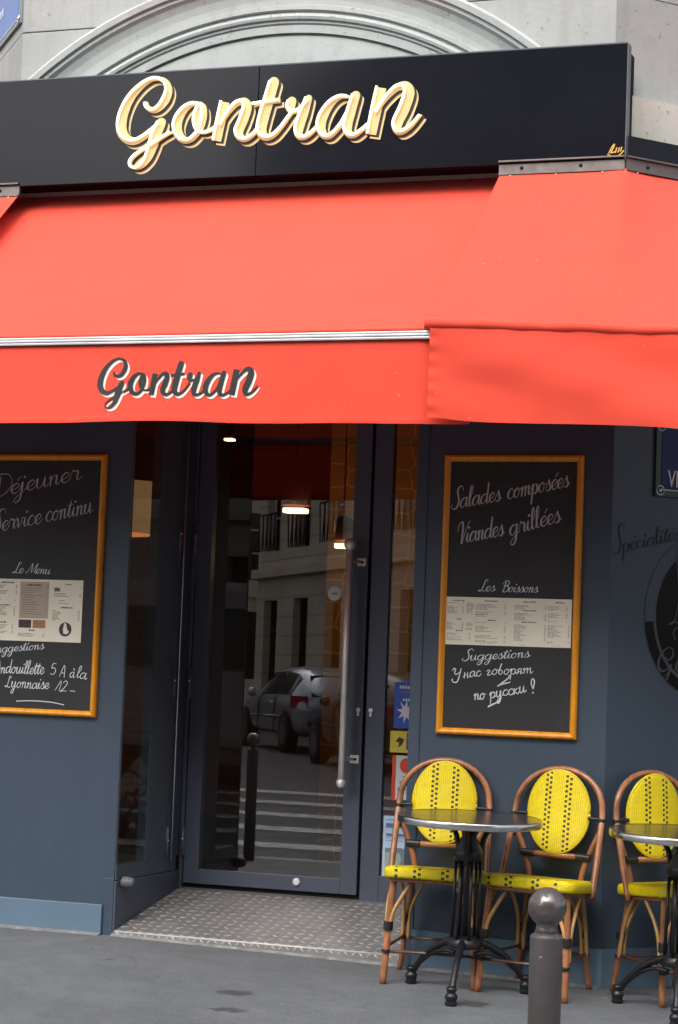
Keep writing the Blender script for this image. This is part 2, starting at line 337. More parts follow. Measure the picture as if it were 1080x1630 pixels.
# ------------------------------------------------------------------ mesh helpers
class MB:
    def __init__(s): s.bm = bmesh.new(); s.uv = None
    def face(s, pts, smooth=False):
        f = s.bm.faces.new([s.bm.verts.new(tuple(p)) for p in pts]); f.smooth = smooth; return f
    def box(s, a, b, bev=0.0, M4=None):
        (x0, y0, z0), (x1, y1, z1) = a, b
        if bev <= 0:
            vs = [s.bm.verts.new(q) for q in ((x0, y0, z0), (x1, y0, z0), (x1, y1, z0), (x0, y1, z0), (x0, y0, z1), (x1, y0, z1), (x1, y1, z1), (x0, y1, z1))]
            for q in ((3, 2, 1, 0), (4, 5, 6, 7), (0, 1, 5, 4), (1, 2, 6, 5), (2, 3, 7, 6), (3, 0, 4, 7)): s.bm.faces.new([vs[i] for i in q])
        else:
            t = bmesh.new(); bmesh.ops.create_cube(t, size=1.0)
            for v in t.verts: v.co = ((x0+x1)/2+v.co.x*(x1-x0), (y0+y1)/2+v.co.y*(y1-y0), (z0+z1)/2+v.co.z*(z1-z0))
            bmesh.ops.bevel(t, geom=list(t.edges), offset=bev, segments=2, affect='EDGES', profile=0.6)
            vs = s._merge(t)
        if M4 is not None:
            for v in vs: v.co = M4 @ v.co
        return vs
    def _merge(s, t):
        mp = {}
        for v in t.verts: mp[v] = s.bm.verts.new(v.co)
        for f in t.faces:
            nf = s.bm.faces.new([mp[v] for v in f.verts]); nf.smooth = f.smooth
        out = list(mp.values()); t.free(); return out
    def prism(s, poly, z0, z1):
        n = len(poly)
        lo = [s.bm.verts.new((p[0], p[1], z0)) for p in poly]; hi = [s.bm.verts.new((p[0], p[1], z1)) for p in poly]
        s.bm.faces.new(lo[::-1]); s.bm.faces.new(hi)
        for i in range(n): s.bm.faces.new((lo[i], lo[(i+1) % n], hi[(i+1) % n], hi[i]))
        return lo+hi
    def tube(s, pts, r, seg=10, cap=True, res=0):
        P = [Vector(p) for p in pts]
        rad = [r]*len(P) if isinstance(r, (int, float)) else list(r)
        if res: P, rad = smooth_path(P, rad, res)
        t = (P[1]-P[0]).normalized()
        a = Vector((0, 0, 1)) if abs(t.z) < 0.9 else Vector((1, 0, 0))
        nrm = (a - t*a.dot(t)).normalized(); rings = []
        for i, p in enumerate(P):
            t2 = (P[min(i+1, len(P)-1)]-P[max(i-1, 0)]).normalized()
            nrm = (nrm - t2*nrm.dot(t2)).normalized(); bn = t2.cross(nrm)
            rings.append([s.bm.verts.new(p + (nrm*math.cos(2*math.pi*k/seg)+bn*math.sin(2*math.pi*k/seg))*rad[i]) for k in range(seg)])
        for i in range(len(rings)-1):
            for k in range(seg):
                f = s.bm.faces.new((rings[i][k], rings[i][(k+1) % seg], rings[i+1][(k+1) % seg], rings[i+1][k])); f.smooth = True
        if cap:
            s.bm.faces.new(rings[0][::-1]); s.bm.faces.new(rings[-1])
        return [v for q in rings for v in q]
    def lathe(s, prof, c=(0, 0, 0), seg=28, axis='z', smooth=True, caps=True):
        rings = []
        for (r, z) in prof:
            ring = []
            for k in range(seg):
                a = 2*math.pi*k/seg
                q = (r*math.cos(a), r*math.sin(a), z)
                if axis == 'x': q = (z, q[0], q[1])
                if axis == 'y': q = (q[0], z, q[1])
                ring.append(s.bm.verts.new((c[0]+q[0], c[1]+q[1], c[2]+q[2])))
            rings.append(ring)
        for i in range(len(rings)-1):
            for k in range(seg):
                f = s.bm.faces.new((rings[i][k], rings[i][(k+1) % seg], rings[i+1][(k+1) % seg], rings[i+1][k])); f.smooth = smooth
        if caps: s.bm.faces.new(rings[0][::-1]); s.bm.faces.new(rings[-1])
    def sphere(s, c, r, seg=24):
        n = 14; s.lathe([(max(1e-4, r*math.sin(math.pi*i/n)), -r*math.cos(math.pi*i/n)) for i in range(n+1)], c, seg)
    def grid(s, fn, nu, nv, smooth=True, uvfn=None):
        V = [[s.bm.verts.new(tuple(fn(i/nu, j/nv))) for j in range(nv+1)] for i in range(nu+1)]
        lay = s.bm.loops.layers.uv.verify() if uvfn else None
        for i in range(nu):
            for j in range(nv):
                idx = ((i, j), (i+1, j), (i+1, j+1), (i, j+1))
                f = s.bm.faces.new([V[a][b] for a, b in idx]); f.smooth = smooth
                if uvfn:
                    for lp, (a, b) in zip(f.loops, idx): lp[lay].uv = uvfn(a/nu, b/nv)
    def build(s, name, mat, parent=None, fix=True):
        if fix: bmesh.ops.recalc_face_normals(s.bm, faces=list(s.bm.faces))
        me = bpy.data.meshes.new(name); s.bm.to_mesh(me); s.bm.free()
        o = bpy.data.objects.new(name, me); COL.objects.link(o)
        if mat is not None: me.materials.append(MT[mat] if isinstance(mat, str) else mat)
        if parent is not None: o.parent = parent
        return o
def smooth_path(P, rad, res):
    out, ro = [], []
    n = len(P)
    for i in range(n-1):
        p0, p1, p2, p3 = P[max(i-1, 0)], P[i], P[i+1], P[min(i+2, n-1)]
        for k in range(res):
            t = k/res
            out.append(0.5*((2*p1)+(p2-p0)*t+(2*p0-5*p1+4*p2-p3)*t*t+(3*p1-p0-3*p2+p3)*t**3)); ro.append(rad[i]*(1-t)+rad[i+1]*t)
    out.append(P[-1]); ro.append(rad[-1]); return out, ro
def thing(name, label, cat, loc=(0, 0, 0), rz=0.0, group=None, tilt=False):
    o = bpy.data.objects.new(name, None); COL.objects.link(o); o.empty_display_size = 0.1
    if tilt:
        q = Vector((0, 0, 1)).rotation_difference(GN) @ Matrix.Rotation(rz, 3, 'Z').to_quaternion()
        o.matrix_world = Matrix.Translation(loc) @ q.to_matrix().to_4x4()
    else:
        o.location = loc; o.rotation_euler = (0, 0, rz)
    return tag(o, label, cat, group)
def tag(o, label, cat, group=None):
    o['label'] = label; o['category'] = cat
    if group: o['group'] = group
    return o
def structure(o): o['kind'] = 'structure'; return o
def dup_tree(o, parent=None):
    c = o.copy(); COL.objects.link(c)
    if parent is not None: c.parent = parent
    for ch in list(o.children): dup_tree(ch, c)
    return c

# ------------------------------------------------------------------ lettering: pen strokes as ribbons
def ribbon(mb, pts, widths, to3, z0, dz, res=8, cap_round=True):
    """pts in flat (u,v); to3(u,v,h) -> 3d; h grows along the stroke so that crossings never share a plane"""
    P, W = smooth_path([Vector((p[0], p[1], 0)) for p in pts], list(widths), res)
    n = len(P); L, Rr = [], []
    for i in range(n):
        t = (P[min(i+1, n-1)]-P[max(i-1, 0)])
        t = t.normalized() if t.length > 1e-9 else Vector((1, 0, 0))
        nn = Vector((-t.y, t.x, 0)); h = z0+dz*i/max(1, n-1)
        L.append(mb.bm.verts.new(tuple(to3(P[i].x+nn.x*W[i]/2, P[i].y+nn.y*W[i]/2, h)))); Rr.append(mb.bm.verts.new(tuple(to3(P[i].x-nn.x*W[i]/2, P[i].y-nn.y*W[i]/2, h))))
    for i in range(n-1):
        try: mb.bm.faces.new((L[i], L[i+1], Rr[i+1], Rr[i]))
        except ValueError: pass
    if cap_round:
        for i, sg in ((0, -1), (n-1, 1)):
            t = (P[1]-P[0]) if i == 0 else (P[-1]-P[-2])
            if t.length < 1e-9: continue
            a0 = math.atan2(t.y, t.x)*1.0 + (math.pi if sg < 0 else 0)
            h = z0+dz*i/max(1, n-1); r = W[i]/2
            mid = [mb.bm.verts.new(tuple(to3(P[i].x+r*math.cos(a0+b), P[i].y+r*math.sin(a0+b), h))) for b in (-1.05, -0.52, 0, 0.52, 1.05)]
            ends = (Rr[i], L[i]) if sg > 0 else (L[i], Rr[i])
            mb.bm.faces.new([ends[0]]+mid+[ends[1]])
FONT = {
 'a': (1.02, [[(.75,.85),(.45,1.0),(.12,.7),(.05,.25),(.25,0),(.55,.2),(.76,.8)], [(.8,1),(.75,.3),(.87,.0),(1.1,.25)]]),
 'b': (.8, [[(0,.3),(.35,1.4),(.4,2),(.25,2.1),(.12,1.3),(.1,.3),(.3,0),(.6,.3),(.55,.85),(.8,.9)]]),
 'c': (.78, [[(.7,.75),(.6,.97),(.35,.98),(.08,.6),(.1,.2),(.35,0),(.6,.1),(.85,.4)]]),
 'd': (1.02, [[(.75,.8),(.45,1),(.1,.7),(.05,.25),(.25,0),(.55,.2),(.78,.8)], [(.86,2.1),(.79,1),(.75,.3),(.87,0),(1.1,.25)]]),
 'e': (.74, [[(0,.3),(.45,.5),(.65,.8),(.45,1),(.15,.75),(.1,.3),(.3,0),(.55,.08),(.82,.4)]]),
 'g': (1.02, [[(.75,.8),(.45,1),(.1,.7),(.05,.25),(.25,0),(.55,.2),(.78,.8)], [(.8,1),(.72,0),(.6,-.7),(.3,-1),(.08,-.75),(.4,-.3),(1.1,.25)]]),
 'i': (.5, [[(.0,.3),(.2,1),(.14,.3),(.25,0),(.55,.28)], [(.3,1.47),(.34,1.52)]]),
 'j': (.5, [[(.0,.3),(.2,1),(.15,0),(.05,-.7),(-.22,-1),(-.4,-.75),(-.1,-.3),(.55,.28)], [(.3,1.47),(.34,1.52)]]),
 'l': (.5, [[(0,.3),(.35,1.3),(.4,2),(.25,2.1),(.14,1.5),(.12,.3),(.25,0),(.55,.28)]]),
 'm': (1.34, [[(0,.7),(.15,1),(.2,.8),(.15,0)], [(.18,.5),(.45,.95),(.6,.9),(.6,0)], [(.62,.5),(.9,.95),(1.05,.85),(1.02,.2),(1.15,0),(1.42,.3)]]),
 'n': (.94, [[(0,.7),(.15,1),(.2,.8),(.15,0)], [(.18,.5),(.45,.95),(.63,.85),(.6,.2),(.72,0),(1.0,.3)]]),
 'o': (.86, [[(.5,1),(.15,.75),(.05,.3),(.3,0),(.6,.25),(.65,.7),(.5,1),(.62,.82),(.95,.8)]]),
 'p': (.92, [[(0,.5),(.2,1),(.15,0),(.08,-1)], [(.15,.4),(.4,.95),(.7,.85),(.72,.3),(.5,0),(.3,.12)], [(.5,0),(.95,.3)]]),
 'r': (.8, [[(0,.4),(.2,1.12),(.3,.95),(.6,.9),(.55,.3),(.65,0),(.9,.3)]]),
 's': (.72, [[(0,.2),(.4,1.12),(.45,.8),(.6,.35),(.45,.02),(.1,.05)], [(.45,.02),(.82,.3)]]),
 't': (.56, [[(0,.3),(.38,1.7),(.2,.4),(.3,0),(.6,.28)], [(.0,1.2),(.65,1.3)]]),
 'u': (1.0, [[(0,.7),(.15,1),(.1,.3),(.25,0),(.5,.2),(.7,1)], [(.7,1),(.68,.25),(.8,0),(1.05,.3)]]),
 'v': (.8, [[(0,.8),(.15,1),(.25,.5),(.3,0),(.6,.5),(.65,1),(.92,.85)]]),
 'y': (1.0, [[(0,.7),(.15,1),(.1,.3),(.25,0),(.55,.3),(.7,1),(.6,-.3),(.4,-1),(.15,-.9),(.3,-.4),(1.05,.28)]]),
 'S': (1.15, [[(1.3,1.8),(1.2,2.2),(.9,2.3),(.6,1.9),(.75,1.3),(.85,.6),(.6,.05),(.2,0),(-.05,.3),(.12,.5)]]),
 'V': (1.05, [[(-.15,1.3),(-.05,1.9),(.4,2.2),(.5,1.5),(.42,0),(.62,.5),(1.1,1.8),(1.4,2.15)]]),
 'L': (1.15, [[(1.0,1.8),(1.05,2.2),(.75,2.2),(.6,1.2),(.4,.2),(0,.03),(.0,.25),(.4,.15),(.9,0),(1.2,.25)]]),
 'B': (1.25, [[(.38,2.1),(.3,1),(.25,0)], [(-.15,1.5),(.2,2.15),(.7,2.2),(1.0,1.8),(.8,1.3),(.5,1.2),(.9,1.1),(1.1,.6),(.8,.05),(.3,0),(.1,.25)]]),
 'M': (1.8, [[(-.2,.25),(0,0),(.4,1.2),(.62,2.1),(.75,1),(.8,.1),(1.2,1.2),(1.58,2.1),(1.5,1),(1.45,.3),(1.6,0),(1.9,.3)]]),
 'D': (1.55, [[(.55,2.0),(.5,1),(.3,.1),(.0,.2),(.2,.3),(.6,0),(1.2,.4),(1.5,1.2),(1.2,2.1),(.5,2.3),(-.1,1.9),(-.05,1.4),(.3,1.3)]]),
 'A': (.9, [[(0,0),(.35,2),(.7,0)], [(.1,.7),(.62,.7)]]),
 '5': (.9, [[(.6,1.9),(.2,1.9),(.1,1.1),(.5,1.15),(.7,.6),(.45,0),(.05,.15)]]),
 '1': (.6, [[(-.15,.1),(.35,1.9),(.4,0)]]),
 '2': (.85, [[(.05,1.5),(.3,1.9),(.6,1.6),(.4,.8),(0,0),(.25,.12),(.75,.05)]]),
 '-': (.9, [[(.1,.15),(.8,.08)]]),
 '!': (.6, [[(.35,.6),(.15,1.4),(.3,2),(.5,1.6),(.35,.6)], [(.3,.05),(.34,.1)]]),
 'У': (1.0, [[(.0,1.6),(.15,1.95),(.35,1.85),(.3,1.3),(.5,1.05),(.85,1.4)], [(.95,2),(.85,.6),(.7,-.1),(.35,-.2),(.1,.15),(.2,.3)]]),
 'н': (.95, [[(.12,1),(.05,0)], [(-.1,.15),(.1,.5),(.55,.55)], [(.62,1),(.55,.2),(.68,0),(.95,.3)]]),
 'г': (.75, [[(0,.75),(.2,1),(.42,.8),(.2,.35),(.15,.05),(.4,0),(.75,.3)]]),
 'в': (.8, [[(0,.3),(.3,1.5),(.45,1.9),(.3,1.3),(.08,.4),(.3,0),(.6,.3),(.45,.75),(.2,.7)]]),
 'я': (.9, [[(.65,1),(.3,.95),(.15,.7),(.35,.45),(.6,.5)], [(.66,1),(.6,0),(.9,.3)], [(.35,.45),(.05,0)]]),
 'к': (.8, [[(.1,1),(.05,0)], [(.6,1),(.1,.5),(.4,.2),(.6,0),(.8,.3)]]),
}
for a_, b_ in (('с', 'c'), ('а', 'a'), ('о', 'o'), ('п', 'n'), ('т', 'm'), ('у', 'y'), ('и', 'u'), ('р', 'p')): FONT[a_] = FONT[b_]
for a_, b_ in (('é', 'e'), ('à', 'a')):
    acc = [(.5, 1.3), (.78, 1.65)] if a_ == 'é' else [(.5, 1.65), (.75, 1.35)]
    FONT[a_] = (FONT[b_][0], FONT[b_][1]+[acc])
def script_text(mb, text, p0, p1, xh, to3, slant=0.3, thin=0.05, thick=0.17, z0=0.001, jitter=0.0, track=0.0, cap=1.0):
    """lay text along p0->p1 in the flat (u,v) plane; xh = x-height in metres; width is fitted to the span"""
    adv = 0; pos = []
    for ch in text:
        pos.append(adv); adv += (0.62 if ch == ' ' else FONT[ch][0]*(0.92 if ch.isupper() else 1))+track
    d = Vector((p1[0]-p0[0], p1[1]-p0[1])); L = d.length; d.normalize(); nrm = Vector((-d.y, d.x))
    sx = L/adv; k = 0
    for ch, a in zip(text, pos):
        if ch == ' ': continue
        jy = random.uniform(-jitter, jitter)*xh; ks = 1.0+random.uniform(-jitter, jitter)
        for st in FONT[ch][1]:
            pts = []
            for x, y in st:
                yy = y*(cap if ch.isupper() else 1)*ks
                uu = (a+x)*sx+slant*yy*xh; vv = yy*xh+jy
                q = Vector(p0)+d*uu+nrm*vv; pts.append((q.x, q.y))
            ws = []
            n = len(pts)
            for i in range(n):
                i0, i1 = max(i-1, 0), min(i+1, n-1)
                dx, dy = pts[i1][0]-pts[i0][0], pts[i1][1]-pts[i0][1]
                l = math.hypot(dx, dy) or 1
                down = max(0, -dy/l); ws.append(xh*(thin+(thick-thin)*down**0.8)*(0.75 if i in (0, n-1) and n > 2 else 1))
            if n == 2 and math.hypot(pts[1][0]-pts[0][0], pts[1][1]-pts[0][1]) < 0.3*xh: ws = [xh*thick*1.15]*2
            ribbon(mb, pts, ws, to3, z0+k*2.0e-5, 1.5e-4, 6); k += 1
def flat_text(text, size, M4, name, mat, parent, extrude=0.0, align='LEFT', xs=1.0):
    cu = bpy.data.curves.new('t', 'FONT'); cu.body = text; cu.size = size; cu.extrude = extrude; cu.align_x = align; cu.resolution_u = 3
    ob = bpy.data.objects.new('t', cu); COL.objects.link(ob); bpy.context.view_layer.update()
    me = bpy.data.meshes.new_from_object(ob.evaluated_get(bpy.context.evaluated_depsgraph_get())); bpy.data.objects.remove(ob)
    me.transform(M4 @ Matrix.Diagonal((xs, 1, 1, 1))); me.name = name; me.materials.clear(); me.materials.append(MT[mat])
    o = bpy.data.objects.new(name, me); COL.objects.link(o); o.parent = parent; return o
# ------------------------------------------------------------------ ground
KERB_Y, ROAD_Z = -4.35, -0.33
mb = MB()
def pav(u, v):
    x = -14+30*u; y = 0.4+(KERB_Y-0.4)*v
    return (x, y, zg(x, y) if y < 0 else zg(x, 0)-0.0)
mb.grid(pav, 60, 24)
structure(mb.build('sidewalk', 'pave'))
mb = MB()
def kz(x): return zg(x, KERB_Y)
for i in range(30):
    x0, x1 = -14+i*1.0+0.004, -14+(i+1)*1.0-0.004
    vs = mb.box((x0, KERB_Y-0.16, -0.6), (x1, KERB_Y-0.002, 0.0), 0.012)
    for v in vs:
        if v.co.z > -0.3: v.co.z += kz(v.co.x)+0.002
structure(mb.build('kerb', 'kerb'))
mb = MB()
def road_z(x, y):
    t = min(1, max(0, (-y-4)/22)); return ROAD_Z+0.20*t-0.02*max(0, min(x, 4))*(1-t)
mb.grid(lambda u, v: (-90+180*u, KERB_Y-0.1-36*v, road_z(-90+180*u, KERB_Y-0.1-36*v)), 90, 24)
mb.grid(lambda u, v: (-90+180*u, -40.4-110*v, -0.13), 4, 4)
structure(mb.build('road', 'road'))
for i in range(6):
    mb = MB(); y0 = -5.3-i*1.75
    mb.grid(lambda u, v: (-6.0-0.25*i+16*u, y0-0.5*v, road_z(-6.0-0.25*i+16*u, y0-0.5*v)+0.006), 10, 2)
    structure(mb.build('crosswalk_stripe', 'mark'))

# ------------------------------------------------------------------ the restaurant building
D2 = np.array([0.643, 0.766]); N2 = np.array([0.766, -0.643])
DL = np.array([-0.643, 0.766]); NL = np.array([-0.766, -0.643])
XR, XL = 2.33, -1.14
bld = thing('corner_building', 'corner restaurant building, pale stone above a dark blue-grey painted shopfront', 'building')
def P2(s, off=0.0, base=(XR, 0.0)): return (base[0]+D2[0]*s+N2[0]*off, base[1]+D2[1]*s+N2[1]*off)
def PL(s, off=0.0, base=(XL, 0.0)): return (base[0]+DL[0]*s+NL[0]*off, base[1]+DL[1]*s+NL[1]*off)
def bld_part(name, mat, fn, parent=None):
    m = MB(); fn(m); return m.build(name, mat, parent or bld)
TOP = 3.39
bld_part('pier', 'paint', lambda m: m.prism([(XL, 0.0), (-0.004, 0.0), (-0.004, 0.004), (-0.19, 0.10), (XL, 0.10)], -0.4, TOP))
def _rp(m):
    m.prism([(1.425, 0.0), (XR, 0.0), P2(0.18, -0.12), (1.425, 0.14)], -0.5, TOP)
bld_part('pier', 'paint', _rp)
bld_part('corner_wall', 'paint', lambda m: m.prism([(XR+0.0003, 0.0004), P2(7), P2(7, -0.15), P2(0.19, -0.14)], -0.6, TOP))
bld_part('corner_wall', 'paint', lambda m: m.prism([(XL-0.0003, 0.0004), PL(0.19, -0.14), PL(7, -0.15), PL(7)], -0.6, TOP))
# panel joint line on the right pier and the narrow trim beside the side light
bld_part('pier_trim', 'paint', lambda m: m.box((1.425, -0.006, -0.1), (1.478, 0.0, TOP-0.02), 0.002))
# plinths
def _pl(m):
    m.box((XL-0.02, -0.018, -0.3), (-0.054, -0.0005, 0.120), 0.004)
bld_part('plinth', 'plinth', _pl)
def _pr(m):
    o2 = 0.018
    c = (XR+0.0115, -o2)
    m.prism([(1.479, -0.0005), (1.479, -o2), c, P2(0.0, 0.0)], -0.5, 0.118)
    for v in m.bm.verts:
        if v.co.z > 0: v.co.z = 0.118-0.026*max(0, v.co.x-1.48)
bld_part('plinth', 'plinth', _pr)
bld_part('plinth', 'plinth', lambda m: m.prism([(XR+0.0118, -0.0178), P2(7, 0.018), P2(7, 0.0005), P2(0.002, 0.0005)], -0.6, 0.094))
for x0, x1, y0, y1 in ((XL, -0.054, -0.052, -0.0185), (0.0, 1.4245, -0.030, -0.0075), (1.479, XR, -0.050, -0.0185)):
    def _mort(m):
        k = 24
        for i in range(k):
            a, b = x0+(x1-x0)*i/k, x0+(x1-x0)*(i+1)/k
            ja, jb = 0.012*noise.noise(Vector((a*9, 0, 1))), 0.012*noise.noise(Vector((b*9, 0, 1)))
            m.face([(a, y0+ja, zg(a, y0+ja)+0.001), (b, y0+jb, zg(b, y0+jb)+0.001), (b, y1, zg(b, y1)+0.011), (a, y1, zg(a, y1)+0.011)])
    bld_part('base_joint', 'mortar', _mort)
bld_part('corner_trim', 'paint', lambda m: m.box((-0.053, -0.005, -0.3), (-0.002, 0.0, 0.245), 0.002))
# recess: kick panel with side window over it
yb = lambda px, py: float(atp(px, py, (0, 0, 0), (1, 0, 0))[1])
zb = lambda px, py: float(atp(px, py, (0, 0, 0), (1, 0, 0))[2])
bld_part('kick_panel', 'frame', lambda m: m.box((-0.07, 0.0005, -0.2), (0.006, 0.735, 0.232), 0.004))
Y0g, Y1g = 0.020, 0.333
zsill = zb(187, 1377)
sw = bld_part('side_window', 'frame2', lambda m: (m.box((-0.05, 0.101, 0.236), (0.002, 0.70, zsill)), m.box((-0.05, Y1g, zsill), (0.002, 0.565, 2.88)), m.box((-0.003, 0.006, 0.236), (0.002, 0.1, zsill)), m.box((-0.0035, 0.004, zsill), (-0.001, Y0g, 2.88)), m.box((-0.05, Y0g, 2.75), (0.0, Y1g, 2.88))))
m = MB(); m.box((-0.0035, Y0g+0.0005, zsill), (-0.0015, Y1g, 2.75)); m.build('pane', 'glass', sw)
m = MB(); m.tube([(0.006, 0.63, zsill-0.02), (0.006, 0.63, 2.86)], 0.0045, 8); m.build('edge_strip', 'alu', sw)
bld_part('jamb', 'frame', lambda m: (m.box((-0.05, 0.58, zsill), (-0.004, 0.75, 2.88)), m.box((0.0005, 0.745, 0.146), (0.018, 0.80, 2.88), 0.002)))
def hinge(par, x, y, zs):
    for z in zs:
        m = MB(); m.tube([(x, y, z-0.075), (x, y, z+0.075)], 0.0085, 8); m.box((x-0.012, y, z-0.07), (x+0.012, y+0.01, z+0.07), 0.002); m.build('hinge', 'frame', par)
        m = MB(); m.sphere((x+0.001, y-0.009, z+0.01), 0.005, 8); m.build('hinge_pin', 'steel', par)
hz_ = (1.905, 1.172, 0.38)
for z in hz_:
    m = MB(); m.tube([(0.006, 0.575, z-0.075), (0.006, 0.575, z+0.075)], 0.0085, 8); m.build('hinge', 'frame2', sw)
    m = MB(); m.sphere((0.014, 0.572, z+0.01), 0.005, 8); m.build('hinge_pin', 'steel', sw)
# lintel, soffit, recess right cheek
bld_part('lintel', 'frame', lambda m: m.box((-0.06, 0.74, 2.75), (1.43, 0.86, 3.4)))
bld_part('soffit', 'frame', lambda m: m.box((-0.06, 0.1005, 2.885), (1.424, 0.739, 2.93)))
bld_part('upper_panel', 'black', lambda m: m.box((-0.003, 0.06, 2.935), (1.4245, 0.1, TOP)))
# door
def _door(m):
    z0, z1, x0, x1 = 0.170, 2.745, 0.024, 0.947
    gx0, gx1, gz0, gz1 = 0.104, 0.860, 0.243, 2.64
    m.box((x0, 0.75, z0), (gx0, 0.80, z1), 0.003); m.box((gx1, 0.75, z0), (x1, 0.80, z1), 0.003)
    m.box((gx0+0.0005, 0.7505, z0), (gx1-0.0005, 0.7995, gz0), 0.002); m.box((gx0+0.0005, 0.7505, gz1), (gx1-0.0005, 0.7995, z1), 0.002)
door = bld_part('door', 'frame', _door)
door['label'] = 'glazed dark blue door leaf with long steel pull bar'
m = MB(); m.box((0.103, 0.770, 0.24), (0.861, 0.778, 2.645)); m.build('pane', 'glass', door)
m = MB()
hx, hy = 0.879, 0.665
m.tube([(hx, hy, 0.735), (hx, hy, 1.862)], 0.0185, 18)
m.sphere((hx, hy, 1.882), 0.031); m.sphere((hx, hy, 0.715), 0.026)
m.tube([(hx, hy, 1.80), (hx+0.03, 0.749, 1.80)], 0.008, 8); m.tube([(hx, hy, 0.83), (hx+0.03, 0.749, 0.83)], 0.008, 8)
for z in (1.80, 0.83): m.box((hx+0.012, 0.742, z-0.020), (hx+0.058, 0.7495, z+0.020), 0.002)
m.build('pull_handle', 'steel', door)
for z in (1.80, 0.83):
    m = MB(); m.sphere((hx+0.040, 0.741, z), 0.006, 10); m.build('bolt', 'black', door)
hinge(door, 0.020, 0.738, hz_)
def keyhole(par, x, z):
    m = MB(); m.lathe([(0.011, 0), (0.011, 0.006), (0.008, 0.008)], (x, 0.742, z), 14, 'y'); m.box((x-0.006, 0.742, z-0.03), (x+0.006, 0.7495, z), 0.002); m.build('lock', 'steel', par)
kp = at(570.5, 1130, 0.745); keyhole(door, kp[0], kp[2])
dp = at(472, 1404, 0.745)
m = MB(); m.lathe([(0.020, 0.0), (0.020, -0.006), (0.012, -0.010)], (dp[0], 0.7495, dp[2]), 20, 'y'); m.build('door_stop_disc', 'white', door)
# dark threshold strip and gap
bld_part('threshold', 'black', lambda m: (m.box((0.0, 0.765, 0.10), (1.425, 0.84, 0.166)), m.box((0.9475, 0.785, 0.17), (0.9625, 0.84, 2.745))))
# fixed side light
def _sl(m):
    m.box((0.9630, 0.75, 0.135), (1.060, 0.80, 2.745), 0.003); m.box((1.195, 0.75, 0.135), (1.4245, 0.80, 2.745), 0.003)
    m.box((1.0605, 0.7505, 0.135), (1.1945, 0.7995, 0.272), 0.002); m.box((1.0605, 0.7505, 2.64), (1.1945, 0.7995, 2.745), 0.002)
side = bld_part('side_light', 'frame', _sl)
m = MB(); m.box((1.058, 0.766, 0.27), (1.197, 0.774, 2.645)); m.build('pane', 'glass', side)
kp = at(590.5, 1131, 0.745); keyhole(side, kp[0], kp[2])
# rubber buffer on the kick panel
bp = atp(190, 1405, (0.006, 0, 0), (1, 0, 0))
m = MB(); m.lathe([(0.018, 0.0), (0.026, 0.002), (0.028, 0.010), (0.028, 0.042), (0.024, 0.046), (0.024, 0.052), (0.018, 0.064), (0.004, 0.066)], (0.006, bp[1]+0.03, bp[2]), 24, 'x'); m.build('door_buffer', 'rubber', bld)

# black fascia band, stone storey
FZ0, FZ1 = 3.50, 3.665
bld_part('fascia', 'sign', lambda m: m.prism([(XR+0.037, -0.105), P2(7, 0.085), P2(7, -0.1), (XR-0.1, 0.05)], FZ0-0.15, FZ1))
bld_part('fascia', 'sign', lambda m: m.prism([(XL-0.005, -0.05), (XL+0.1, 0.05), PL(7, -0.1), PL(7, 0.05)], FZ0-0.15, FZ1))
bld_part('fascia_soffit', 'black', lambda m: m.box((XL+0.2, 0.0555, 3.655), (XR-0.16, 0.1995, 3.6685)))
bld_part('fascia', 'black', lambda m: m.box((XL+0.25, 0.20, 3.40), (XR-0.25, 0.24, 3.665)))
SXL, SXR, SY = -0.742, 2.274, 0.06
def S2(s, off=0.0): return (SXR+D2[0]*s+N2[0]*off, SY+D2[1]*s+N2[1]*off)
def SL(s, off=0.0): return (SXL+DL[0]*s+NL[0]*off, SY+DL[1]*s+NL[1]*off)
courses = [(3.67, 4.372), (4.377, 4.86), (4.865, 5.40), (5.405, 6.2)]
def _front(m):
    for a, b in courses:
        m.box((SXL+0.0, SY, a), (SXR-0.0, SY+0.3, b), 0.004)
bld_part('stone_wall', 'stone', _front)
def _side(F, sgn):
    def fn(m):
        for a, b in courses:
            q = [F(0.001), F(8), F(8, -0.3), F(0.15, -0.28)]
            m.prism(q if sgn > 0 else q[::-1], a, b)
    return fn
bld_part('stone_wall', 'stone', _side(S2, 1)); bld_part('stone_wall', 'stone', _side(SL, -1))
def _lip(m): m.prism([(2.25, 0.0), (XR-0.001, -0.002), P2(7, 0.012), P2(7, -0.1), (2.25, 0.05)], FZ1+0.003, 3.88)
lip = bld_part('stone_course', 'stoney', _lip)
# segmental arch moulding: profile swept round centre (AX, AZ)
AX, AZ = 0.645, 2.517
prof = [(2.062, 0.00), (2.062, -0.105), (2.048, -0.118), (2.022, -0.112), (2.016, -0.092), (2.000, -0.092), (1.985, -0.070), (1.955, -0.052), (1.92, -0.042), (1.893, -0.040), (1.889, -0.052), (1.868, -0.052), (1.864, -0.030),
        (1.856, -0.030), (1.848, -0.046), (1.836, -0.052), (1.824, -0.046), (1.819, -0.030), (1.808, -0.030), (1.806, -0.016), (1.800, -0.016), (1.797, -0.026), (1.762, -0.022), (1.760, 0.012), (1.745, 0.012)]
def _arch(m):
    n = 96; a0, a1 = R(90-62), R(90+62); rings = []
    for i in range(n+1):
        a = a0+(a1-a0)*i/n
        rings.append([m.bm.verts.new((AX+r*math.cos(a), SY+(y*0.75 if y < 0 else y), AZ+r*math.sin(a))) for r, y in prof])
    for i in range(n):
        for k in range(len(prof)-1):
            m.bm.faces.new((rings[i][k], rings[i+1][k], rings[i+1][k+1], rings[i][k+1]))
bld_part('arch_moulding', 'stonem', _arch)
